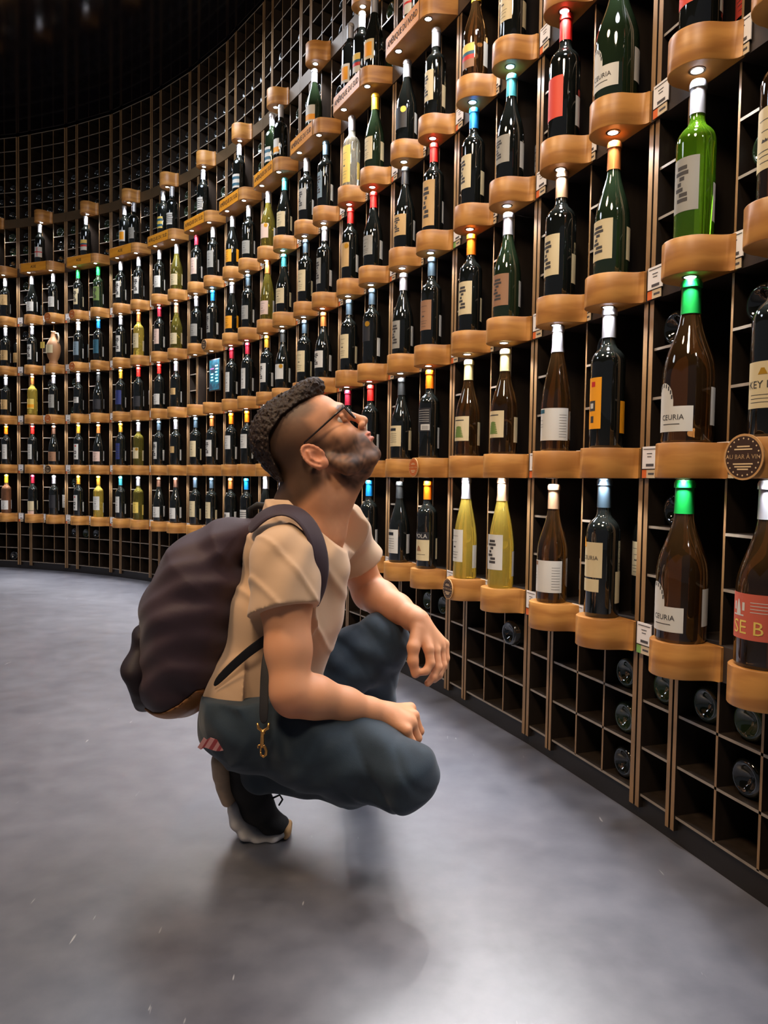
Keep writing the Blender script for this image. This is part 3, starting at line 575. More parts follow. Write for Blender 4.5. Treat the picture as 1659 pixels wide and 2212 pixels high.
# ------------------------------------------------------------------ implicit-surface modelling kit
class Field:
    def __init__(s, lo, hi, h):
        s.lo = np.array(lo, float); s.h = h; s.n = np.ceil((np.array(hi)-s.lo)/h).astype(int)+1
        s.F = np.full(s.n, 0.05, np.float32)
    def sub(s, lo, hi):
        a = np.clip(np.floor((np.array(lo)-s.lo)/s.h).astype(int), 0, s.n-1); b = np.clip(np.ceil((np.array(hi)-s.lo)/s.h).astype(int)+1, 1, s.n)
        sl = tuple(slice(i, j) for i, j in zip(a, b))
        ax = [s.lo[i]+s.h*np.arange(sl[i].start, sl[i].stop) for i in range(3)]
        return sl, np.meshgrid(*ax, indexing='ij', sparse=True)
    def all(s): return s.sub(s.lo, s.lo+s.h*s.n)
    def put(s, lo, hi, fn, k=0.01, op='add'):
        m = 0.05 if op == 'add' else k+.004
        sl, X = s.sub(np.array(lo)-m, np.array(hi)+m)
        d = fn(*X); F = s.F[sl]
        if op == 'cut': d = -d; h = np.clip(.5-.5*(F-d)/k, 0, 1) if k else None; s.F[sl] = (F*(1-h)+d*h+k*h*(1-h)) if k else np.maximum(F, d)
        else: h = np.clip(.5+.5*(F-d)/k, 0, 1); s.F[sl] = F*(1-h)+d*h-k*h*(1-h)
    def ell(s, c, r, k=0.01, R=None, op='add'):
        c = np.array(c, float); r = np.array(r, float); mr = max(r)
        def fn(x, y, z):
            x = x-c[0]; y = y-c[1]; z = z-c[2]
            if R is not None: x, y, z = (R[0][i]*x+R[1][i]*y+R[2][i]*z for i in range(3))
            a = np.sqrt((x/r[0])**2+(y/r[1])**2+(z/r[2])**2); b = np.sqrt((x/r[0]**2)**2+(y/r[1]**2)**2+(z/r[2]**2)**2)+1e-6
            return a*(a-1)/b
        s.put(c-mr, c+mr, fn, k, op)
    def cone(s, a, b, ra, rb, k=0.01, ys=1.0, op='add', off=0.0):
        "tapered capsule; ys>1 widens it sideways (along y)"
        a = np.array(a, float); b = np.array(b, float); ra += off; rb += off; y0 = (a[1]+b[1])/2; d = b-a; d2 = np.array([d[0], d[1]/ys, d[2]]); L2 = float(d2@d2)+1e-9
        def fn(x, y, z):
            px, py, pz = x-a[0], (y-a[1])/ys, z-a[2]
            t = np.clip((px*d2[0]+py*d2[1]+pz*d2[2])/L2, 0, 1)
            return np.sqrt((px-t*d2[0])**2+(py-t*d2[1])**2+(pz-t*d2[2])**2)-(ra+(rb-ra)*t)
        m = max(ra, rb)*max(1, ys); s.put(np.minimum(a, b)-m, np.maximum(a, b)+m, fn, k, op)
    def chain(s, P, R, k=0.01, ys=1.0, op='add', off=0.0):
        for i in range(len(P)-1):
            s.cone(P[i], P[i+1], R[i], R[i+1], k, ys[i] if isinstance(ys, (list, tuple)) else ys, op, off)
    def cutplane(s, p, n, k=0):
        "keep the side the normal points away from"
        p = np.array(p, float); n = np.array(n, float); n = n/np.linalg.norm(n); sl, X = s.all()
        d = (X[0]-p[0])*n[0]+(X[1]-p[1])*n[1]+(X[2]-p[2])*n[2]; s.F[sl] = np.maximum(s.F[sl], d)
    def noise(s, fn):
        sl, X = s.all(); s.F += fn(*X).astype(np.float32)
    def net(s):
        F = s.F; F = F.copy(); F[0] = F[-1] = .05; F[:, 0] = F[:, -1] = .05; F[:, :, 0] = F[:, :, -1] = .05
        I = F < 0; n = F.shape
        c = np.zeros((n[0]-1, n[1]-1, n[2]-1), np.int8)
        for dx in (0, 1):
            for dy in (0, 1):
                for dz in (0, 1): c += I[dx:n[0]-1+dx, dy:n[1]-1+dy, dz:n[2]-1+dz]
        act = np.argwhere((c > 0) & (c < 8)); idx = -np.ones(c.shape, np.int64); idx[tuple(act.T)] = np.arange(len(act))
        V = np.zeros((len(act), 3)); W = np.zeros(len(act))
        corners = [(a, b, d) for a in (0, 1) for b in (0, 1) for d in (0, 1)]
        for p in corners:
            for ax in range(3):
                if p[ax]: continue
                q = list(p); q[ax] = 1
                f0 = F[tuple((act+p).T)]; f1 = F[tuple((act+q).T)]; m = (f0 < 0) != (f1 < 0)
                t = f0[m]/(f0[m]-f1[m]); P = np.tile(np.array(p, float), (m.sum(), 1)); P[:, ax] += t; V[m] += P; W[m] += 1
        V = (V/W[:, None]+act)*s.h+s.lo
        faces = []
        for ax in range(3):
            o1, o2 = [(1, 2), (2, 0), (0, 1)][ax]
            A = [slice(0, n[i]) for i in range(3)]; B = list(A); A[ax] = slice(0, n[ax]-1); B[ax] = slice(1, n[ax])
            a = I[tuple(A)]; bb = I[tuple(B)]; e = np.argwhere(a != bb)
            e = e[(e[:, o1] > 0) & (e[:, o2] > 0) & (e[:, o1] < n[o1]-1) & (e[:, o2] < n[o2]-1)]
            ins = a[tuple(e.T)]
            def g(d1, d2): q = e.copy(); q[:, o1] -= d1; q[:, o2] -= d2; return idx[tuple(q.T)]
            Q = np.stack([g(1, 1), g(0, 1), g(0, 0), g(1, 0)], 1); Q[~ins] = Q[~ins][:, ::-1]; faces.append(Q)
        Fc = np.concatenate(faces); Fc = Fc[(Fc >= 0).all(1)]
        return V, Fc
def relax(V, Fc, it=2, lam=.5):
    for _ in range(it):
        A = np.zeros_like(V); W = np.zeros(len(V))
        for i in range(4):
            for j in ((i+1) % 4, (i+3) % 4): np.add.at(A, Fc[:, i], V[Fc[:, j]]); np.add.at(W, Fc[:, i], 1)
        V = V+lam*(A/np.maximum(W, 1)[:, None]-V)
    return V
def nmesh(name, V, Fc, mats, col=None, mi=None):
    me = bpy.data.meshes.new(name); nf = len(Fc)
    me.vertices.add(len(V)); me.vertices.foreach_set('co', np.ascontiguousarray(V, np.float32).ravel())
    me.loops.add(nf*4); me.loops.foreach_set('vertex_index', np.ascontiguousarray(Fc, np.int32).ravel())
    me.polygons.add(nf); me.polygons.foreach_set('loop_start', np.arange(0, nf*4, 4, dtype=np.int32)); me.polygons.foreach_set('loop_total', np.full(nf, 4, np.int32))
    me.update(calc_edges=True); me.polygons.foreach_set('use_smooth', [True]*nf)
    for m in mats: me.materials.append(m)
    if mi is not None: me.polygons.foreach_set('material_index', mi.astype(np.int32))
    if col is not None:
        at = me.color_attributes.new('Col', 'FLOAT_COLOR', 'POINT'); at.data.foreach_set('color', np.concatenate([col, np.ones((len(col), 1))], 1).astype(np.float32).ravel())
    me.update(); me.validate(); return me
def sn(x, y, z, f, ph=0): return np.sin(f*x+1.7*np.sin(f*.7*y+ph)+ph)*np.sin(f*.9*z+1.3*np.sin(f*.8*x+ph*2)+ph)*np.cos(f*.8*y+1.1*np.sin(f*.6*z-ph))
# ------------------------------------------------------------------ the crouching man
HO = U(692, 985, 1.60); TH = math.radians(44); HS = .977
Rf = np.array([math.cos(TH), 0, math.sin(TH)]); Ru = np.array([-math.sin(TH), 0, math.cos(TH)]); Ry = np.array([0, 1.0, 0])
def hd(x, y, z): return HO+HS*(x*Rf+y*Ry+z*Ru)
RH = np.array([Rf, Ry, Ru]).T          # columns are the head axes
def ang(u, v): return u*math.cos(v), u*math.sin(v)
SKIN = srgb(214, 152, 112)
# --- head and neck
hf = Field(HO+[-.17, -.11, -.30], HO+[.19, .11, .21], .0022)
def he(c, r, k=.012, op='add', both=False, rot=None):
    for sg in ((1, -1) if both else (1,)):
        M = RH if rot is None else RH @ (rot if sg == 1 else np.diag([1, -1, 1]) @ rot @ np.diag([1, -1, 1]))
        hf.ell(hd(c[0], sg*c[1], c[2]), np.array(r)*HS, k, M, op)
def hc(a, b, ra, rb, k=.01, op='add', both=False):
    for sg in ((1, -1) if both else (1,)): hf.cone(hd(a[0], sg*a[1], a[2]), hd(b[0], sg*b[1], b[2]), ra, rb, k, 1.0, op)
he((.000, 0, .062), (.095, .073, .084), .01)
he((.050, 0, .062), (.055, .058, .052), .02)
he((.048, 0, -.008), (.052, .056, .064), .02)
he((.052, 0, -.055), (.048, .043, .036), .02)
hc((.012, .052, -.030), (.030, .052, -.062), .014, .014, .02, both=True)
hc((.030, .052, -.062), (.078, .022, -.084), .014, .013, .02, both=True)
he((.090, 0, -.078), (.0155, .018, .016), .014)
he((.066, .040, -.006), (.024, .020, .020), .02, both=True)
he((.088, 0, -.042), (.022, .026, .027), .016)
hc((.103, 0, .046), (.090, .040, .044), .009, .009, .014, both=True)
hc((.103, 0, .036), (.121, 0, -.004), .0075, .0095, .010)
he((.122, 0, -.009), (.0115, .0105, .0095), .006)
he((.113, .0125, -.014), (.0095, .0055, .0070), .005, both=True)
hc((.112, 0, -.020), (.108, 0, -.030), .006, .006, .008)
he((.112, .033, .026), (.020, .015, .0125), .010, 'cut', both=True)
hc((.097, .022, .030), (.094, .044, .027), .0045, .0045, .004, both=True)      # upper lids
hc((.095, .022, .017), (.092, .043, .019), .0040, .0040, .004, both=True)      # lower lids
he((.1105, 0, -.0375), (.0075, .019, .0045), .004)
he((.1085, 0, -.0500), (.0075, .017, .0052), .004)
hc((.1165, -.020, -.0438), (.1165, .020, -.0438), .0018, .0018, .002, 'cut')
he((.1125, 0, -.062), (.006, .016, .006), .006, 'cut')
he((.1185, .0062, -.0195), (.0042, .0028, .0034), .002, 'cut', both=True)
# ears
def rz(a, b):
    ca, sa = math.cos(a), math.sin(a); cb, sb = math.cos(b), math.sin(b)
    return np.array([[ca, -sa, 0], [sa, ca, 0], [0, 0, 1]]) @ np.array([[cb, 0, sb], [0, 1, 0], [-sb, 0, cb]])
he((-.006, .0765, -.001), (.0205, .0055, .032), .004, both=True, rot=rz(-.30, -.12))
for sg in (1, -1):
    pts = []
    for i in range(13):
        a = math.radians(-60+i*20.5); ex, ez = .0185*math.cos(math.pi-a)*1.0, .030*math.sin(a)
        pts.append(hd(-.007+ex*.98+.12*ez*-1, sg*(.0800-.25*ex), ez+.002))
    hf.chain(pts, [.0034]*13, .003)
    hf.chain([hd(-.010, sg*.083, .018), hd(-.014, sg*.084, .002), hd(-.008, sg*.082, -.014)], [.0028, .003, .003], .003)
    hf.ell(hd(-.002, sg*.0755, -.022), np.array([.009, .006, .010])*HS, .005, RH)
he((-.002, .0835, -.001), (.0085, .0075, .013), .004, 'cut', both=True)
hc((.010, .073, -.001), (.010, .073, -.006), .0045, .0045, .004, both=True)
# neck
NK = [U(672, 1010, 1.60), U(688, 1075, 1.60), U(676, 1150, 1.605), U(655, 1210, 1.61)]
hf.chain(NK, [.060, .061, .066, .085], .02, 1.02)
hf.cone(hd(-.055, 0, -.02), U(640, 1090, 1.60), .045, .050, .03)
hf.cone(U(752, 1058, 1.60), U(722, 1150, 1.60), .017, .018, .025)
hf.cone(hd(.045, 0, -.085), U(735, 1075, 1.60), .022, .02, .025)
hf.cone(hd(-.030, -.060, -.03), U(705, 1165, 1.575), .010, .010, .02)
HV, HF = hf.net(); HV = relax(HV, HF, 1, .4)
Q = (HV-HO)/HS; lx = Q@Rf; ly = np.abs(Q@Ry); lz = Q@Ru
def ss(a, b, x): t = np.clip((x-a)/(b-a), 0, 1); return t*t*(3-2*t)
def mixc(c, d, f): return c*(1-f[:, None])+np.array(d)*f[:, None]
nz = sn(HV[:, 0], HV[:, 1], HV[:, 2], 260, 0)*.5+sn(HV[:, 0], HV[:, 1], HV[:, 2], 90, 2)*.5
hc_ = np.tile(np.array(SKIN), (len(HV), 1))
HAIRC = srgb(66, 46, 32); FADE = srgb(98, 68, 46)
# side fade: behind the temple and above / behind the ear
line = .062-.9*(lz-.06)*(lz > .06)*.3
sidem = ss(.012, -.014, lx-(.030+.10*np.clip(lz-.02, 0, .1)))*ss(-.035, .012, lz+.0*lx)+ss(-.015, -.035, lx)*ss(-.065, -.035, lz)
sidem = np.clip(sidem, 0, 1)
temple = ss(.075, .045, lx-.1*lz)*ss(.060, .085, lz)
hm = np.clip(np.maximum(sidem, temple), 0, 1)
earm = ((lx+.004)**2/.024**2+(lz)**2/.037**2 < 1.0) & (ly > .0745)
hm[earm] = 0
hc_ = mixc(hc_, FADE, hm*.85); hc_ = mixc(hc_, HAIRC, hm*ss(.035, -.05, lx)*.75)
hl2 = np.interp(lx, [-.125, -.105, -.088, -.070, -.045, 0, .05, .09, .125], [-.055, -.02, .03, .078, .104, .114, .110, .098, .094])
hc_ = mixc(hc_, HAIRC, np.where(earm, 0, ss(.040, -.004, hl2-lz+.012*nz)*ss(.085, .05, lx))*.9)
# beard shadow along the jaw, upper lip and chin, thin at the throat
jaw = ss(.016, -.010, lz+.026-.60*np.clip(.060-lx, 0, .05)) * ss(-.012, .010, lx)*ss(-.135, -.095, lz)*ss(-.02,.02,lx+.6*(lz+.12))
lip = ss(.100, .106, lx)*ss(-.020, -.027, lz)*ss(.026, .018, ly)
bd = np.clip(np.maximum(jaw*ss(.114, .104, lx+.0*lz), lip*.55), 0, 1)
lipc = (np.abs(lz+.0438) < .0105) & (lx > .103) & (ly < .021)
bd[lipc] = 0; bd[earm] = 0
side_b = ss(.050, .030, np.abs(lx-.018))*ss(.035, .0, np.abs(lz+.005)) * (ly > .05); side_b[earm] = 0
bd = np.maximum(bd, side_b*.9)
hc_ = mixc(hc_, srgb(56, 37, 27), np.clip(bd*(.82+.3*nz), 0, 1))
hc_ = mixc(hc_, srgb(186, 104, 88), lipc*.75)
brow = ss(.0055, .003, np.abs(lz-.049+.25*np.abs(ly-.028)))*ss(.080, .090, lx)*ss(.050, .044, ly)*ss(.006, .012, ly); hc_ = mixc(hc_, srgb(60, 42, 32), brow*.9)
hc_ = mixc(hc_, srgb(214, 130, 96), earm*.5)
hc_ *= (1+.05*nz)[:, None]
# --- arms and hands
def arm(pts, rad, lo, hi, hand):
    f = Field(lo, hi, .0024)
    f.chain(pts, rad, .016); hand(f); V, Fc = f.net(); return relax(V, Fc, 1, .4), Fc
SHn, ELn, WRn = U(612, 1205, 1.45), U(628, 1492, 1.37), U(822, 1543, 1.455)
def lerp(a, b, t): return a+(b-a)*t
pn = [SHn, lerp(SHn, ELn, .35), lerp(SHn, ELn, .70), ELn, ELn+np.array([.006, .002, -.012]), lerp(ELn, WRn, .25), lerp(ELn, WRn, .60), lerp(ELn, WRn, .88), WRn]
rn = [.054, .049, .043, .037, .036, .040, .0325, .0255, .024]
def fingers(f, L, k=.0045):
    for P, R in L: f.chain(P, R, k)
def hand_near(f):
    # back of the hand fans out to four knuckles, fingers fold down over the knee
    K = [U(886, 1530, 1.505), U(893, 1546, 1.480), U(889, 1563, 1.455), U(878, 1577, 1.432)]
    for q, r in zip(K, (.0125, .0125, .012, .011)): f.cone(WRn, q, .020, r, .012)
    f.cone(lerp(WRn, K[1], .3), lerp(WRn, K[2], .8), .021, .0165, .014)
    F4 = []
    for i, (q, s) in enumerate(zip(K, (1.0, 1.08, 1.0, .82))):
        p1 = q+np.array([.012, .002, -.030])*s; p2 = p1+np.array([-.013, .004, -.020])*s; p3 = p2+np.array([-.016, .003, -.006])*s
        F4.append(([q, p1, p2, p3], [.0105*s**.5, .0095, .0085, .0075]))
    fingers(f, F4)
    T0 = lerp(WRn, K[0], .30)+np.array([0, .012, -.004]); T1 = U(868, 1545, 1.53); T2 = U(884, 1566, 1.535); f.chain([T0, T1, T2, T2+np.array([.006, 0, -.018])], [.013, .0115, .0100, .0085], .007)
AV, AF = arm(pn, rn, np.minimum(SHn, WRn)+[-.12, -.14, -.10], np.array([WRn[0]+.13, 1.60, SHn[2]+.08]), hand_near)
SHf, ELf, WRf = U(738, 1152, 1.76), U(797, 1276, 1.84), U(903, 1343, 1.665)
pf = [SHf, lerp(SHf, ELf, .5), ELf, ELf+np.array([.004, 0, -.008]), lerp(ELf, WRf, .25), lerp(ELf, WRf, .6), lerp(ELf, WRf, .9), WRf]
rf = [.052, .046, .041, .040, .042, .034, .0265, .0245]
def hand_far(f):
    K = [U(926, 1402, 1.625), U(940, 1404, 1.650), U(951, 1400, 1.675), U(960, 1391, 1.698)]
    for q, r in zip(K, (.0125, .0125, .012, .011)): f.cone(WRf, q, .021, r, .012)
    f.cone(lerp(WRf, K[1], .3), lerp(WRf, K[2], .8), .021, .0165, .014)
    tips = [[(930, 1432, 1.618), (921, 1449, 1.612), (912, 1452, 1.610)], [(946, 1441, 1.640), (936, 1463, 1.632), (924, 1476, 1.628)], [(956, 1436, 1.668), (948, 1458, 1.660), (938, 1468, 1.655)], [(962, 1422, 1.692), (957, 1441, 1.688), (949, 1451, 1.684)]]
    fingers(f, [([q]+[U(*t) for t in T], [.0110, .0100, .0090, .0080]) for q, T in zip(K, tips)])
    f.chain([lerp(WRf, K[0], .25)+np.array([-.008, -.012, 0]), U(893, 1398, 1.618), U(892, 1428, 1.612), U(897, 1456, 1.612)], [.015, .0135, .0115, .0095], .008)
BV, BF = arm(pf, rf, np.array([SHf[0]-.07, 1.58, WRf[2]-.20]), np.array([WRf[0]+.11, 1.92, SHf[2]+.06]), hand_far)
# --- hidden trunk and legs of the body (clothed)
PEL, WAI, CHE, UPC = U(538, 1546, 1.60), U(572, 1465, 1.61), U(622, 1310, 1.615), U(655, 1205, 1.61)
HN, KN, AN = U(545, 1550, 1.50), U(866, 1670, 1.40), U(566, 1662, 1.55)
HFr, KF, AF_ = U(575, 1540, 1.70), U(826, 1388, 1.74), U(775, 1605, 1.93)
tf = Field(np.array([PEL[0]-.14, 1.26, -.01]), np.array([KN[0]+.12, 2.05, UPC[2]+.06]), .006)
tf.chain([PEL, WAI, CHE, UPC], [.090, .088, .098, .070], .03, [1.45, 1.45, 1.5])
tf.chain([HN+[.01, .03, 0], KN], [.058, .050], .02); tf.chain([KN+[-.02, .02, -.01], AN], [.046, .034], .02); tf.chain([HFr, KF], [.080, .050], .02); tf.chain([KF, AF_], [.045, .034], .02)
tf.cone(AF_, AF_+np.array([.04, .12, -.05]), .028, .022, .01)
TV, TF = tf.net()
def tint(V, s=1.0):
    n = sn(V[:, 0], V[:, 1], V[:, 2], 45, 1); c = np.tile(np.array(SKIN), (len(V), 1)); return c*(1+.06*n)[:, None]
cA, cB, cT = tint(AV), tint(BV), tint(TV)
# redder elbow and knuckles
for V, c, E_ in ((AV, cA, ELn+np.array([0, -.01, -.03])), (BV, cB, ELf)):
    d = np.linalg.norm(V-E_, axis=1); c[:] = mixc(c, srgb(206, 120, 88), ss(.06, .01, d)*.6)
VV = np.concatenate([HV, AV, BV, TV]); o1, o2, o3 = len(HV), len(HV)+len(AV), len(HV)+len(AV)+len(BV)
FF = np.concatenate([HF, AF+o1, BF+o2, TF+o3]); CC = np.concatenate([hc_, cA, cB, cT])
M_skin = mat('skin', SKIN, 0.54, sss=0.12, attr='Col', bump=(420, .12, .0006), spec=0.45)
person = obj('person', nmesh('person', VV, FF, [M_skin], np.clip(CC, 0, 1)))
tag(person, 'crouching person in beige T-shirt and dark jeans looking up at the wine rack', 'person')
# eyes
for sg in (1, -1):
    b = MB(); b.lathe([(.0118*math.sin(math.pi*i/10)+1e-5, -.0118*math.cos(math.pi*i/10)) for i in range(11)], 18)
    me = b.mesh('eyeball', [mat('eye_white', srgb(225, 215, 205), 0.15)], True); o = obj('eyeball', me, person); o.location = hd(.0845, sg*.032, .0235)
    b = MB(); b.lathe([(.0052, 0), (.004, .0008), (.0001, .001)], 16, cap0=False, cap1=False); o = obj('iris', b.mesh('iris', [mat('iris_brown', srgb(50, 32, 22), 0.1)], True), person)
    o.location = hd(.0845+.0114, sg*.032, .0245); o.rotation_euler = Vector(Rf).to_track_quat('Z', 'Y').to_euler()
# --- hair: thick curly top, running from the quiff to the nape
gf = Field(HO+[-.19, -.085, -.06], HO+[.10, .085, .22], .0022)
gf.ell(hd(-.004, 0, .066), np.array([.104, .0775, .091])*HS, .01, RH)
gf.ell(hd(.062, 0, .122), np.array([.050, .052, .028])*HS, .02, RH)
gf.ell(hd(-.020, 0, .100), np.array([.082, .062, .064])*HS, .02, RH)
gf.ell(hd(-.070, 0, .030), np.array([.036, .058, .056])*HS, .02, RH)
gf.ell(hd(.098, 0, .118), np.array([.018, .034, .016])*HS, .012, RH)
sl, X = gf.all()
q0 = (X[0]-HO[0])/HS; q1 = (X[1]-HO[1])/HS; q2 = (X[2]-HO[2])/HS
LX = q0*Rf[0]+q2*Rf[2]; LZ = q0*Ru[0]+q2*Ru[2]; LY = np.abs(q1)
gf.F += (.0030*sn(X[0], X[1], X[2], 330, 0)+.0018*sn(X[0], X[1], X[2], 520, 2)+.0010*sn(X[0], X[1], X[2], 900, 4)).astype(np.float32)
hl_ = np.interp(LX, [-.125, -.105, -.088, -.070, -.045, 0, .05, .09, .125], [-.055, -.02, .03, .078, .104, .114, .110, .098, .094])
gf.F = np.maximum(gf.F, (hl_-LZ+.0).astype(np.float32)); gf.F = np.maximum(gf.F, (LY-.070).astype(np.float32))
GV, GF = gf.net()
M_hair = mat('hair', srgb(54, 37, 25), 0.55, noise=(160, 3, .45), bump=(300, .6, .003), spec=.35)
obj('hair', nmesh('hair', relax(GV, GF, 1, .3), GF, [M_hair]), person)
# --- T-shirt
def folds(x, y, z):
    u = x*.8+z*.6
    return -.0040*np.exp(-(np.sin(17*(z+.7*x)+2.6*np.sin(9*y)+1.9*np.sin(13*x+z*5))/.22)**2)+.0020*np.sin(38*(z+.55*x)+3*np.sin(9*x)+2.2*np.sin(11*y))*np.clip((1.02-z)*2.2, .15, 1)+.0022*np.sin(75*(x-.35*z)+4*np.sin(14*z)+2*np.sin(13*y))
sf = Field(np.array([WAI[0]-.22, 1.33, PEL[2]-.02]), np.array([SHf[0]+.12, 1.93, UPC[2]+.13]), .0038)
spine = [U(552, 1515, 1.61), WAI, CHE, UPC]
sf.chain(spine, [.112, .106, .112, .082], .03, [1.46, 1.42, 1.38], off=.006)
sf.cone(U(600, 1190, 1.55), U(735, 1150, 1.72), .066, .060, .04, off=.006)        # shoulder line
sf.chain([U(640, 1120, 1.60), U(668, 1150, 1.605)], [.062, .070], .03, 1.05, off=.010)
sleeve_n = lerp(SHn, ELn, .42)
sf.chain([SHn, lerp(SHn, ELn, .2), sleeve_n+np.array([-.006, 0, 0]), sleeve_n+np.array([-.006, 0, -.02])], [.063, .060, .061, .063], .025, off=.002)
sl_f = lerp(SHf, ELf, .48)
sf.chain([SHf, sl_f, lerp(SHf, ELf, .62)], [.062, .056, .057], .03, off=.003)
sf.cone(U(690, 1230, 1.56), U(650, 1400, 1.58), .055, .045, .04, off=.004)
sf.noise(folds)
# hem, cuffs, neckline
hx = U(570, 1514, 1.6); sl, X = sf.all()
inner = X[0]-U(680, 0, 1.6)[0]
sf.F = np.maximum(sf.F, (hx[2]+.10*(X[0]-hx[0])-X[2]).astype(np.float32)*np.float32(1))
an_ = (ELn-SHn)/np.linalg.norm(ELn-SHn); cz = lerp(SHn, ELn, .405)
dn = (X[0]-cz[0])*an_[0]+(X[1]-cz[1])*an_[1]+(X[2]-cz[2])*an_[2]-.10*(X[0]-cz[0])*-1
reg = (X[1] < 1.455)&(X[0]>U(535,0,1.42)[0])
sf.F = np.where(reg & (X[1]+.35*(X[2]-cz[2]) < 1.50), np.maximum(sf.F, dn), sf.F).astype(np.float32)
af_ = (ELf-SHf)/np.linalg.norm(ELf-SHf); cz = lerp(SHf, ELf, .50)
dn = (X[0]-cz[0])*af_[0]+(X[1]-cz[1])*af_[1]+(X[2]-cz[2])*af_[2]
sf.F = np.where((X[1] > 1.715) & (X[0] > U(735, 0, 1.8)[0]), np.maximum(sf.F, dn), sf.F).astype(np.float32)
# neckline: tilted plane through the back collar and the throat, plus a hole for the neck
pb, pt = U(606, 1056, 1.60), U(752, 1192, 1.60); nn = np.array([pb[2]-pt[2], 0, pt[0]-pb[0]]); nn /= np.linalg.norm(nn)
dn = (X[0]-pb[0])*nn[0]+(X[2]-pb[2])*nn[2]
sf.F = np.where(np.abs(X[1]-1.605) < .088, np.maximum(sf.F, dn+0*X[1]), sf.F).astype(np.float32)
hole = Field(sf.lo, sf.lo+sf.h*(sf.n-1), sf.h); hole.F = np.full(sf.F.shape, .05, np.float32)
hole.chain([NK[0], NK[1], NK[2]], [.064, .066, .072], .02, 1.04); hole.cone(U(752, 1058, 1.60), U(722, 1150, 1.60), .022, .024, .02)
sf.F = np.maximum(sf.F, -hole.F)
SV, SF = sf.net(); SV = relax(SV, SF, 2, .4)
M_shirt = mat('shirt_beige', srgb(212, 176, 142), 0.85, noise=(7, 3, .9), bump=(900, .15, .0005), spec=.2, sheen=.2)
obj('t_shirt', nmesh('t_shirt', SV, SF, [M_shirt]), person)
# sewn collar rib and sleeve hem
def ring_on(c, ax, r1, r2, rad, name, m, phi0=0, phi1=360, n=40, parent=None, up=(0, 1, 0)):
    ax = Vector(ax).normalized(); u = Vector(up)-ax*Vector(up).dot(ax); u.normalize(); v = ax.cross(u)
    pts = [Vector(c)+u*r1*math.cos(math.radians(phi0+(phi1-phi0)*i/n))+v*r2*math.sin(math.radians(phi0+(phi1-phi0)*i/n)) for i in range(n)]
    b = MB(); b.tube(pts, rad, 8, closed=(phi1-phi0 == 360)); return obj(name, b.mesh(name, [m], True), parent)
# --- jeans
M_jean = mat('denim', srgb(46, 61, 74), 0.72, noise=(14, 5, .55), bump=(700, .3, .0008), spec=.25, sheen=.15)
jf = Field(np.array([PEL[0]-.15, 1.27, .0]), np.array([KN[0]+.13, 2.08, CHE[2]+.02]), .0042)
jf.chain([PEL, U(562, 1480, 1.60)], [.098, .098], .03, 1.42)
jf.chain([U(530, 1546, 1.52), HN, lerp(HN, KN, .5), KN], [.084, .098, .088, .0665], .03, off=.004)
jf.chain([KN+[.0, .01, -.004], U(740, 1672, 1.47), U(622, 1658, 1.535), AN], [.064, .056, .047, .047], .02, off=.003)
jf.chain([HFr, lerp(HFr, KF, .5), KF], [.094, .084, .064], .03, off=.004)
jf.chain([KF, lerp(KF, AF_, .5), AF_], [.060, .054, .052], .02, off=.003)
def jn(x, y, z):
    kx = np.exp(-((x-KN[0]+.03)**2+(z-KN[2]+.03)**2)/.006)
    return .0026*np.sin(60*(x+.8*z)+3*np.sin(17*z))*(1+1.0*kx)+.0022*np.sin(95*(z-.5*x)+3*np.sin(21*x)+2*np.sin(15*y))*(.5+kx)+.0018*np.sin(34*x+2*np.sin(20*y))+(.0045*kx+.0012)*np.exp(-(np.sin(26*(z+.55*x)+2.2*np.sin(14*x)+1.6*np.sin(11*y))/.30)**2)-.0045*np.exp(-(np.sin(19*(x+.6*z)+1.8*np.sin(15*z))/.22)**2)*np.clip((U(690,0,1.45)[0]-x)*6,0,1)
jf.noise(jn)
jw = U(565, 1465, 1.6); sl, X = jf.all(); jf.F = np.where(X[0] < U(662, 0, 1.6)[0], np.maximum(jf.F, X[2]-jw[2]-.10*(X[0]-jw[0])), jf.F).astype(np.float32)
JV, JF = jf.net(); JV = relax(JV, JF, 1, .4)
obj('jeans', nmesh('jeans', JV, JF, [M_jean]), person)
# --- glasses
M_fr = mat('glasses_frame', srgb(38, 26, 24), 0.25, spec=.6)
gl = bpy.data.objects.new('eyeglasses', None); C.objects.link(gl); gl.parent = person; gl['label'] = 'thin dark-framed eyeglasses'
for sg in (1, -1):
    b = MB(); b.tube([hd(-.012, sg*.0795, .024), hd(-.002, sg*.0790, .037), hd(.03, sg*.0765, .0365), hd(.085, sg*.0720, .036), hd(.1125, sg*.0690, .0355)], [.0018, .0019, .0020, .0022, .0026], 8)
    obj('temple_arm', b.mesh('temple_arm', [M_fr], True), gl)
    b = MB(); pts = []
    for i in range(28):
        a = 2*math.pi*i/28; cx, cz = math.copysign(abs(math.cos(a))**.7, math.cos(a)), math.copysign(abs(math.sin(a))**.7, math.sin(a))
        pts.append(hd(.1145-.05*abs(cx*.024+.035-.0)*0-.004*(cx*.5+.5), sg*(.0375+.0275*cx), .024+.0195*cz))
    b.tube(pts, .0019, 8, closed=True, flat=tuple(Rf)); obj('rim', b.mesh('rim', [M_fr], True), gl)
    b = MB(); b.add(pts, [tuple(range(28))]); obj('lens', b.mesh('lens', [mat('lens_glass', (1, 1, 1), 0.0, trans=1.0, ior=1.02, spec=.3)]), gl)
b = MB(); b.tube([hd(.1125, -.011, .028), hd(.1165, 0, .031), hd(.1125, .011, .028)], .0018, 8); obj('bridge', b.mesh('bridge', [M_fr], True), gl)
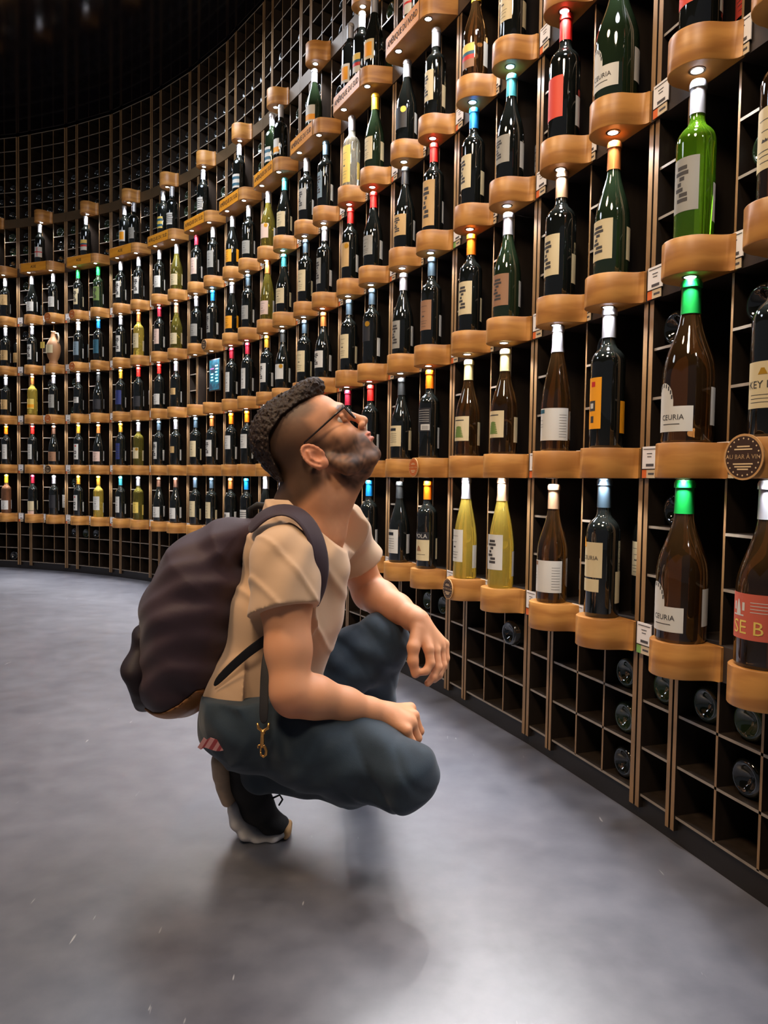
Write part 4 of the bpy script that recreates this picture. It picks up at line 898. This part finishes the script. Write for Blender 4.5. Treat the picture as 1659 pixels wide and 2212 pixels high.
# --- sneakers
M_up = mat('shoe_knit', srgb(26, 25, 27), 0.8, bump=(500, .4, .001)); M_sole = mat('shoe_sole', srgb(228, 222, 220), 0.55, noise=(12, 3, .8)); M_heel = mat('shoe_heel', srgb(196, 168, 142), 0.6, noise=(20, 3, .7)); M_trim = mat('shoe_trim', srgb(206, 160, 104), .6)
def shoe(pts2, Yc, label, flip=None):
    r = bpy.data.objects.new('sneaker', None); C.objects.link(r); r.parent = person; r['label'] = label
    return r
sh = shoe(None, 0, 'black knit sneaker with thick white sole, toes bent on the floor'); sh_lo = U(440, 1835, 1.53)
Yf = 1.572; u2 = lambda x, y, dy=0: U(x, y, Yf)+np.array([0, dy, 0])
def shoe_net(prims, col_parent, name, m, cuts=(), off=(0, 0, 0)):
    f = Field(np.array([U(430, 0, Yf)[0], Yf-.07, -.004]), np.array([U(650, 0, Yf)[0], Yf+.07, .24]), .0022)
    for P, R, ys in prims: f.chain(P, R, .008, ys)
    for c_ in cuts: f.cone(*c_, op='cut')
    sl, X = f.all(); f.F = np.maximum(f.F, (.0-X[2]).astype(np.float32))
    V, Fc = f.net(); return obj(name, nmesh(name, relax(V, Fc, 5, .5), Fc, [m]), col_parent)
shoe_net([([u2(524, 1625), u2(536, 1690), u2(556, 1742), u2(585, 1775), u2(607, 1782)], [.036, .038, .036, .024, .018], [1.05, 1.1, 1.25, 1.7])], sh, 'upper', M_up)
shoe_net([([u2(508, 1740), u2(516, 1764), u2(534, 1788), u2(562, 1802), u2(595, 1801), u2(618, 1791)], [.0150, .0160, .0155, .0130, .0120, .0100], 2.9)], sh, 'sole', M_sole, [(u2(488, 1775, -.08), u2(488, 1775, .08), .004, .004, .003)])
shoe_net([([u2(478, 1640), u2(482, 1670)], [.0205, .0215], [1.9]), ([u2(487, 1692), u2(495, 1722)], [.0200, .0170], [2.0])], sh, 'heel_sole', M_heel, [(u2(462, 1680, -.08), u2(462, 1680, .08), .005, .005, .003)])
shoe_net([([u2(622, 1786), u2(620, 1798)], [.0095, .009], [3.2])], sh, 'toe_cap', M_trim)
b = MB(); b.tube([u2(590, 1720, -.01), u2(606, 1712, -.012), u2(612, 1722, -.012), u2(604, 1735, -.010)], .0022, 6); obj('lace', b.mesh('lace', [M_up], True), sh)
sh2 = shoe(None, 0, 'black sneaker of the far foot, flat on the floor')
A2 = AF_+np.array([0, 0, -.02]); dv = np.array([.30, .95, 0]); dv /= np.linalg.norm(dv); hl = np.array([A2[0], A2[1], 0])-dv*.05; toe = hl+dv*.25
f = Field(np.minimum(hl, toe)-.08, np.maximum(hl, toe)+[.08, .08, .20], .005)
f.chain([A2, hl+dv*.07+[0, 0, .055], hl+dv*.15+[0, 0, .040], toe+[0, 0, .032]-dv*.03], [.044, .042, .036, .026], .02); sl, X = f.all(); f.F = np.maximum(f.F, (.018-X[2]).astype(np.float32)); V, Fc = f.net(); obj('upper', nmesh('upper', V, Fc, [M_up]), sh2)
f = Field(np.minimum(hl, toe)-.08, np.maximum(hl, toe)+[.08, .08, .20], .005)
f.chain([hl+dv*.02+[0, 0, .016], hl+dv*.12+[0, 0, .014], toe-dv*.03+[0, 0, .012]], [.042, .044, .040], .01); sl, X = f.all(); f.F = np.maximum(f.F, np.maximum(.0-X[2], X[2]-.022).astype(np.float32)); V, Fc = f.net(); obj('sole', nmesh('sole', V, Fc, [M_sole]), sh2)
# ------------------------------------------------------------------ backpack
bp_ = bpy.data.objects.new('backpack', None); C.objects.link(bp_); bp_.location = (0, 0, 0)
tag(bp_, 'dark purple-black fabric backpack with tan bottom worn by the crouching person', 'backpack')
M_bag = mat('bag_fabric', srgb(66, 50, 59), 0.62, noise=(5, 4, .75), bump=(800, .35, .0008), spec=.3, sheen=.1)
M_bag2 = mat('bag_pocket', srgb(40, 31, 36), 0.62, bump=(800, .3, .0008), spec=.3); M_web = mat('webbing', srgb(24, 21, 24), 0.7, bump=(900, .4, .0008)); M_tan = mat('tan_leather', srgb(168, 112, 62), 0.55, noise=(20, 4, .75))
YB = 1.60
def bagfield(h=.0042): return Field(np.array([U(270, 0, YB)[0], YB-.20, U(0, 1570, YB)[2]]), np.array([U(640, 0, YB)[0], YB+.20, U(0, 1075, YB)[2]]), h)
ub = lambda x, y, dy=0: U(x, y, YB)+np.array([0, dy, 0])
bf = bagfield()
bp = [ub(385, 1455), ub(403, 1400), ub(412, 1318), ub(440, 1235), ub(495, 1172), ub(556, 1140)]
br = [.088, .092, .098, .086, .052, .024]
bf.chain(bp, br, .02, [1.55, 1.5, 1.5, 1.6, 2.2])
bf.cone(ub(455, 1440), ub(500, 1250), .040, .040, .03, 2.6)
def bn(x, y, z):
    zt_ = np.clip((z-.62)*4, 0, 1)
    return .0022*sn(x, y, z, 16, 1)*(.3+zt_)-.0050*np.exp(-(np.sin(13*(z-.85*x)+2.2*np.sin(7*y)+1.6*np.sin(8*x+1))/.16)**2)*zt_+.0012*np.sin(58*(x+.3*z)+2*np.sin(17*z)+2.5*np.sin(14*y))+.0016*np.sin(110*(z-.3*x)+3*np.sin(30*y))
bf.noise(bn)
# bottom panel plane
q0, q1 = ub(300, 1498), ub(462, 1470); sl, X = bf.all()
low = lambda X, dz=0: (X[2]-(np.interp(X[0], [ub(312, 0)[0], ub(345, 0)[0], ub(395, 0)[0], ub(430, 0)[0], ub(462, 0)[0]], [ub(0, 1494)[2], ub(0, 1506)[2], ub(0, 1496)[2], ub(0, 1478)[2], ub(0, 1452)[2]])+dz))
F0 = bf.F.copy(); bf.F = np.maximum(F0, -low(X)).astype(np.float32); V, Fc = bf.net()
obj('main_compartment', nmesh('main_compartment', relax(V, Fc, 1, .4), Fc, [M_bag]), bp_)
bf.F = np.maximum(F0-.0025, low(X)).astype(np.float32); V, Fc = bf.net(); o = obj('bottom_panel', nmesh('bottom_panel', relax(V, Fc, 1, .4), Fc, [M_tan]), bp_); o['label'] = 'tan leather bottom panel'
bf = bagfield(); bf.chain([ub(332, 1486), ub(326, 1420), ub(330, 1368)], [.030, .037, .032], .02, 3.2); bf.cone(ub(318, 1512), ub(330, 1470), .020, .028, .02, 3.4); bf.noise(lambda x, y, z: .003*np.sin(50*z+3*np.sin(20*y)+20*x)); V, Fc = bf.net()
obj('front_pocket', nmesh('front_pocket', relax(V, Fc, 1, .4), Fc, [M_bag2]), bp_)
def ribbon(pts, wv, th, name, m, parent, widths=None):
    "flat strap: centre line, width vector per point"
    P = [Vector(p) for p in pts]; b = MB(); vs = []; n = len(P)
    for i, p in enumerate(P):
        t = (P[min(i+1, n-1)]-P[max(i-1, 0)]).normalized(); wd = Vector(wv[i] if isinstance(wv, list) else wv); nr = t.cross(wd).normalized()*th; wd = wd*(widths[i] if widths else 1)
        vs += [p-wd-nr, p+wd-nr, p+wd+nr, p-wd+nr]
    fs = [(0, 1, 2, 3), tuple(4*(n-1)+k for k in (3, 2, 1, 0))]
    for i in range(n-1):
        for k in range(4): k2 = (k+1) % 4; fs.append((4*i+k, 4*i+4+k, 4*i+4+k2, 4*i+k2))
    b.add(vs, fs); me = b.mesh(name, [m], True, angle=40); o = obj(name, me, parent)
    md = o.modifiers.new('s', 'SUBSURF'); md.levels = 2; md.render_levels = 2; return o
# padded shoulder strap over the near shoulder and a part of the far one
ribbon([U(535, 1150, 1.50), U(565, 1112, 1.475), U(612, 1096, 1.462), U(652, 1112, 1.462), U(678, 1148, 1.452), U(692, 1195, 1.445), U(697, 1245, 1.450), U(690, 1290, 1.47), U(668, 1335, 1.50)],
       [(.010, -.030, -.012), (.006, -.031, -.012), (.002, -.032, -.010), (-.006, -.030, -.012), (-.014, -.027, -.006), (-.018, -.022, 0), (-.018, -.018, 0), (-.014, -.016, 0), (-.010, -.012, 0)], .0055, 'shoulder_strap', M_bag, bp_, [.9, 1, 1, 1, .95, .9, .75, .6, .5])
ribbon([U(560, 1120, 1.70), U(610, 1088, 1.71), U(660, 1078, 1.72), U(712, 1105, 1.74), U(742, 1150, 1.74), U(755, 1215, 1.73)], (.004, -.026, -.004), .005, 'shoulder_strap', M_bag, bp_)
ribbon([U(458, 1482, 1.47), U(500, 1440, 1.445), U(540, 1405, 1.43), U(580, 1378, 1.435), U(612, 1362, 1.45)], (.001, -.004, .014), .0015, 'lower_strap', M_web, bp_)
ribbon([U(590, 1370, 1.438), U(574, 1420, 1.400), U(571, 1480, 1.378), U(570, 1530, 1.360), U(569, 1566, 1.354)], (.0095, -.002, 0), .0014, 'hanging_strap', M_web, bp_)
b = MB(); b.tube([U(543, 1122, 1.60), U(540, 1100, 1.60), U(556, 1092, 1.60), U(585, 1094, 1.60), U(603, 1100, 1.60), U(612, 1112, 1.60)], [.005, .006, .008, .008, .006, .005], 8); obj('grab_handle', b.mesh('grab_handle', [M_web], True), bp_)
# brass snap hook
M_brass = mat('brass', srgb(214, 160, 92), 0.28, metal=0.9)
YC = 1.352; b = MB(); c_ = lambda x, y: U(x, y, YC)
b.tube([c_(556, 1562), c_(558, 1573), c_(568, 1580), c_(579, 1573), c_(581, 1562)], [.0020, .0028, .0032, .0028, .0020], 8)
b.tube([c_(568.5, 1578), c_(568, 1584), c_(567, 1586), c_(566.5, 1608), c_(565, 1614)], [.0045, .0048, .0035, .0040, .0036], 10)
b.tube([c_(566, 1608), c_(572, 1614), c_(575.5, 1622), c_(574.5, 1630), c_(569, 1634.5), c_(564, 1631), c_(563, 1624)], [.0030, .0028, .0028, .0028, .0026, .0022, .0018], 8)
b.tube([c_(564, 1608), c_(563, 1624)], .0018, 8); b.tube([c_(562, 1609), c_(557, 1611), c_(558, 1616)], .0016, 6)
o = obj('snap_hook', b.mesh('snap_hook', [M_brass], True), bp_); o['label'] = 'brass snap hook at the end of the hanging strap'
# folded striped ticket in the back of the jeans, rivets
b = MB(); tp = [(434, 1600), (441, 1605), (449, 1600), (458, 1603), (466, 1606), (474, 1608), (482, 1608), (489, 1607)]
vs = []
for i, (x, y) in enumerate(tp): vs += [U(x+6, y-7, 1.405), U(x-7, y+14, 1.405)]
b.add(vs, [(2*i, 2*i+2, 2*i+3, 2*i+1) for i in range(7)], [0, 1, 0, 1, 0, 1, 0])
tk = obj('paper_ticket', b.mesh('paper_ticket', [mat('ticket_pink', srgb(196, 140, 140), .6), mat('ticket_red', srgb(150, 60, 66), .6)]))
sd = tk.modifiers.new('t', 'SOLIDIFY'); sd.thickness = .0012; tag(tk, 'small pink and red striped ticket sticking out behind the crouching person', 'ticket')
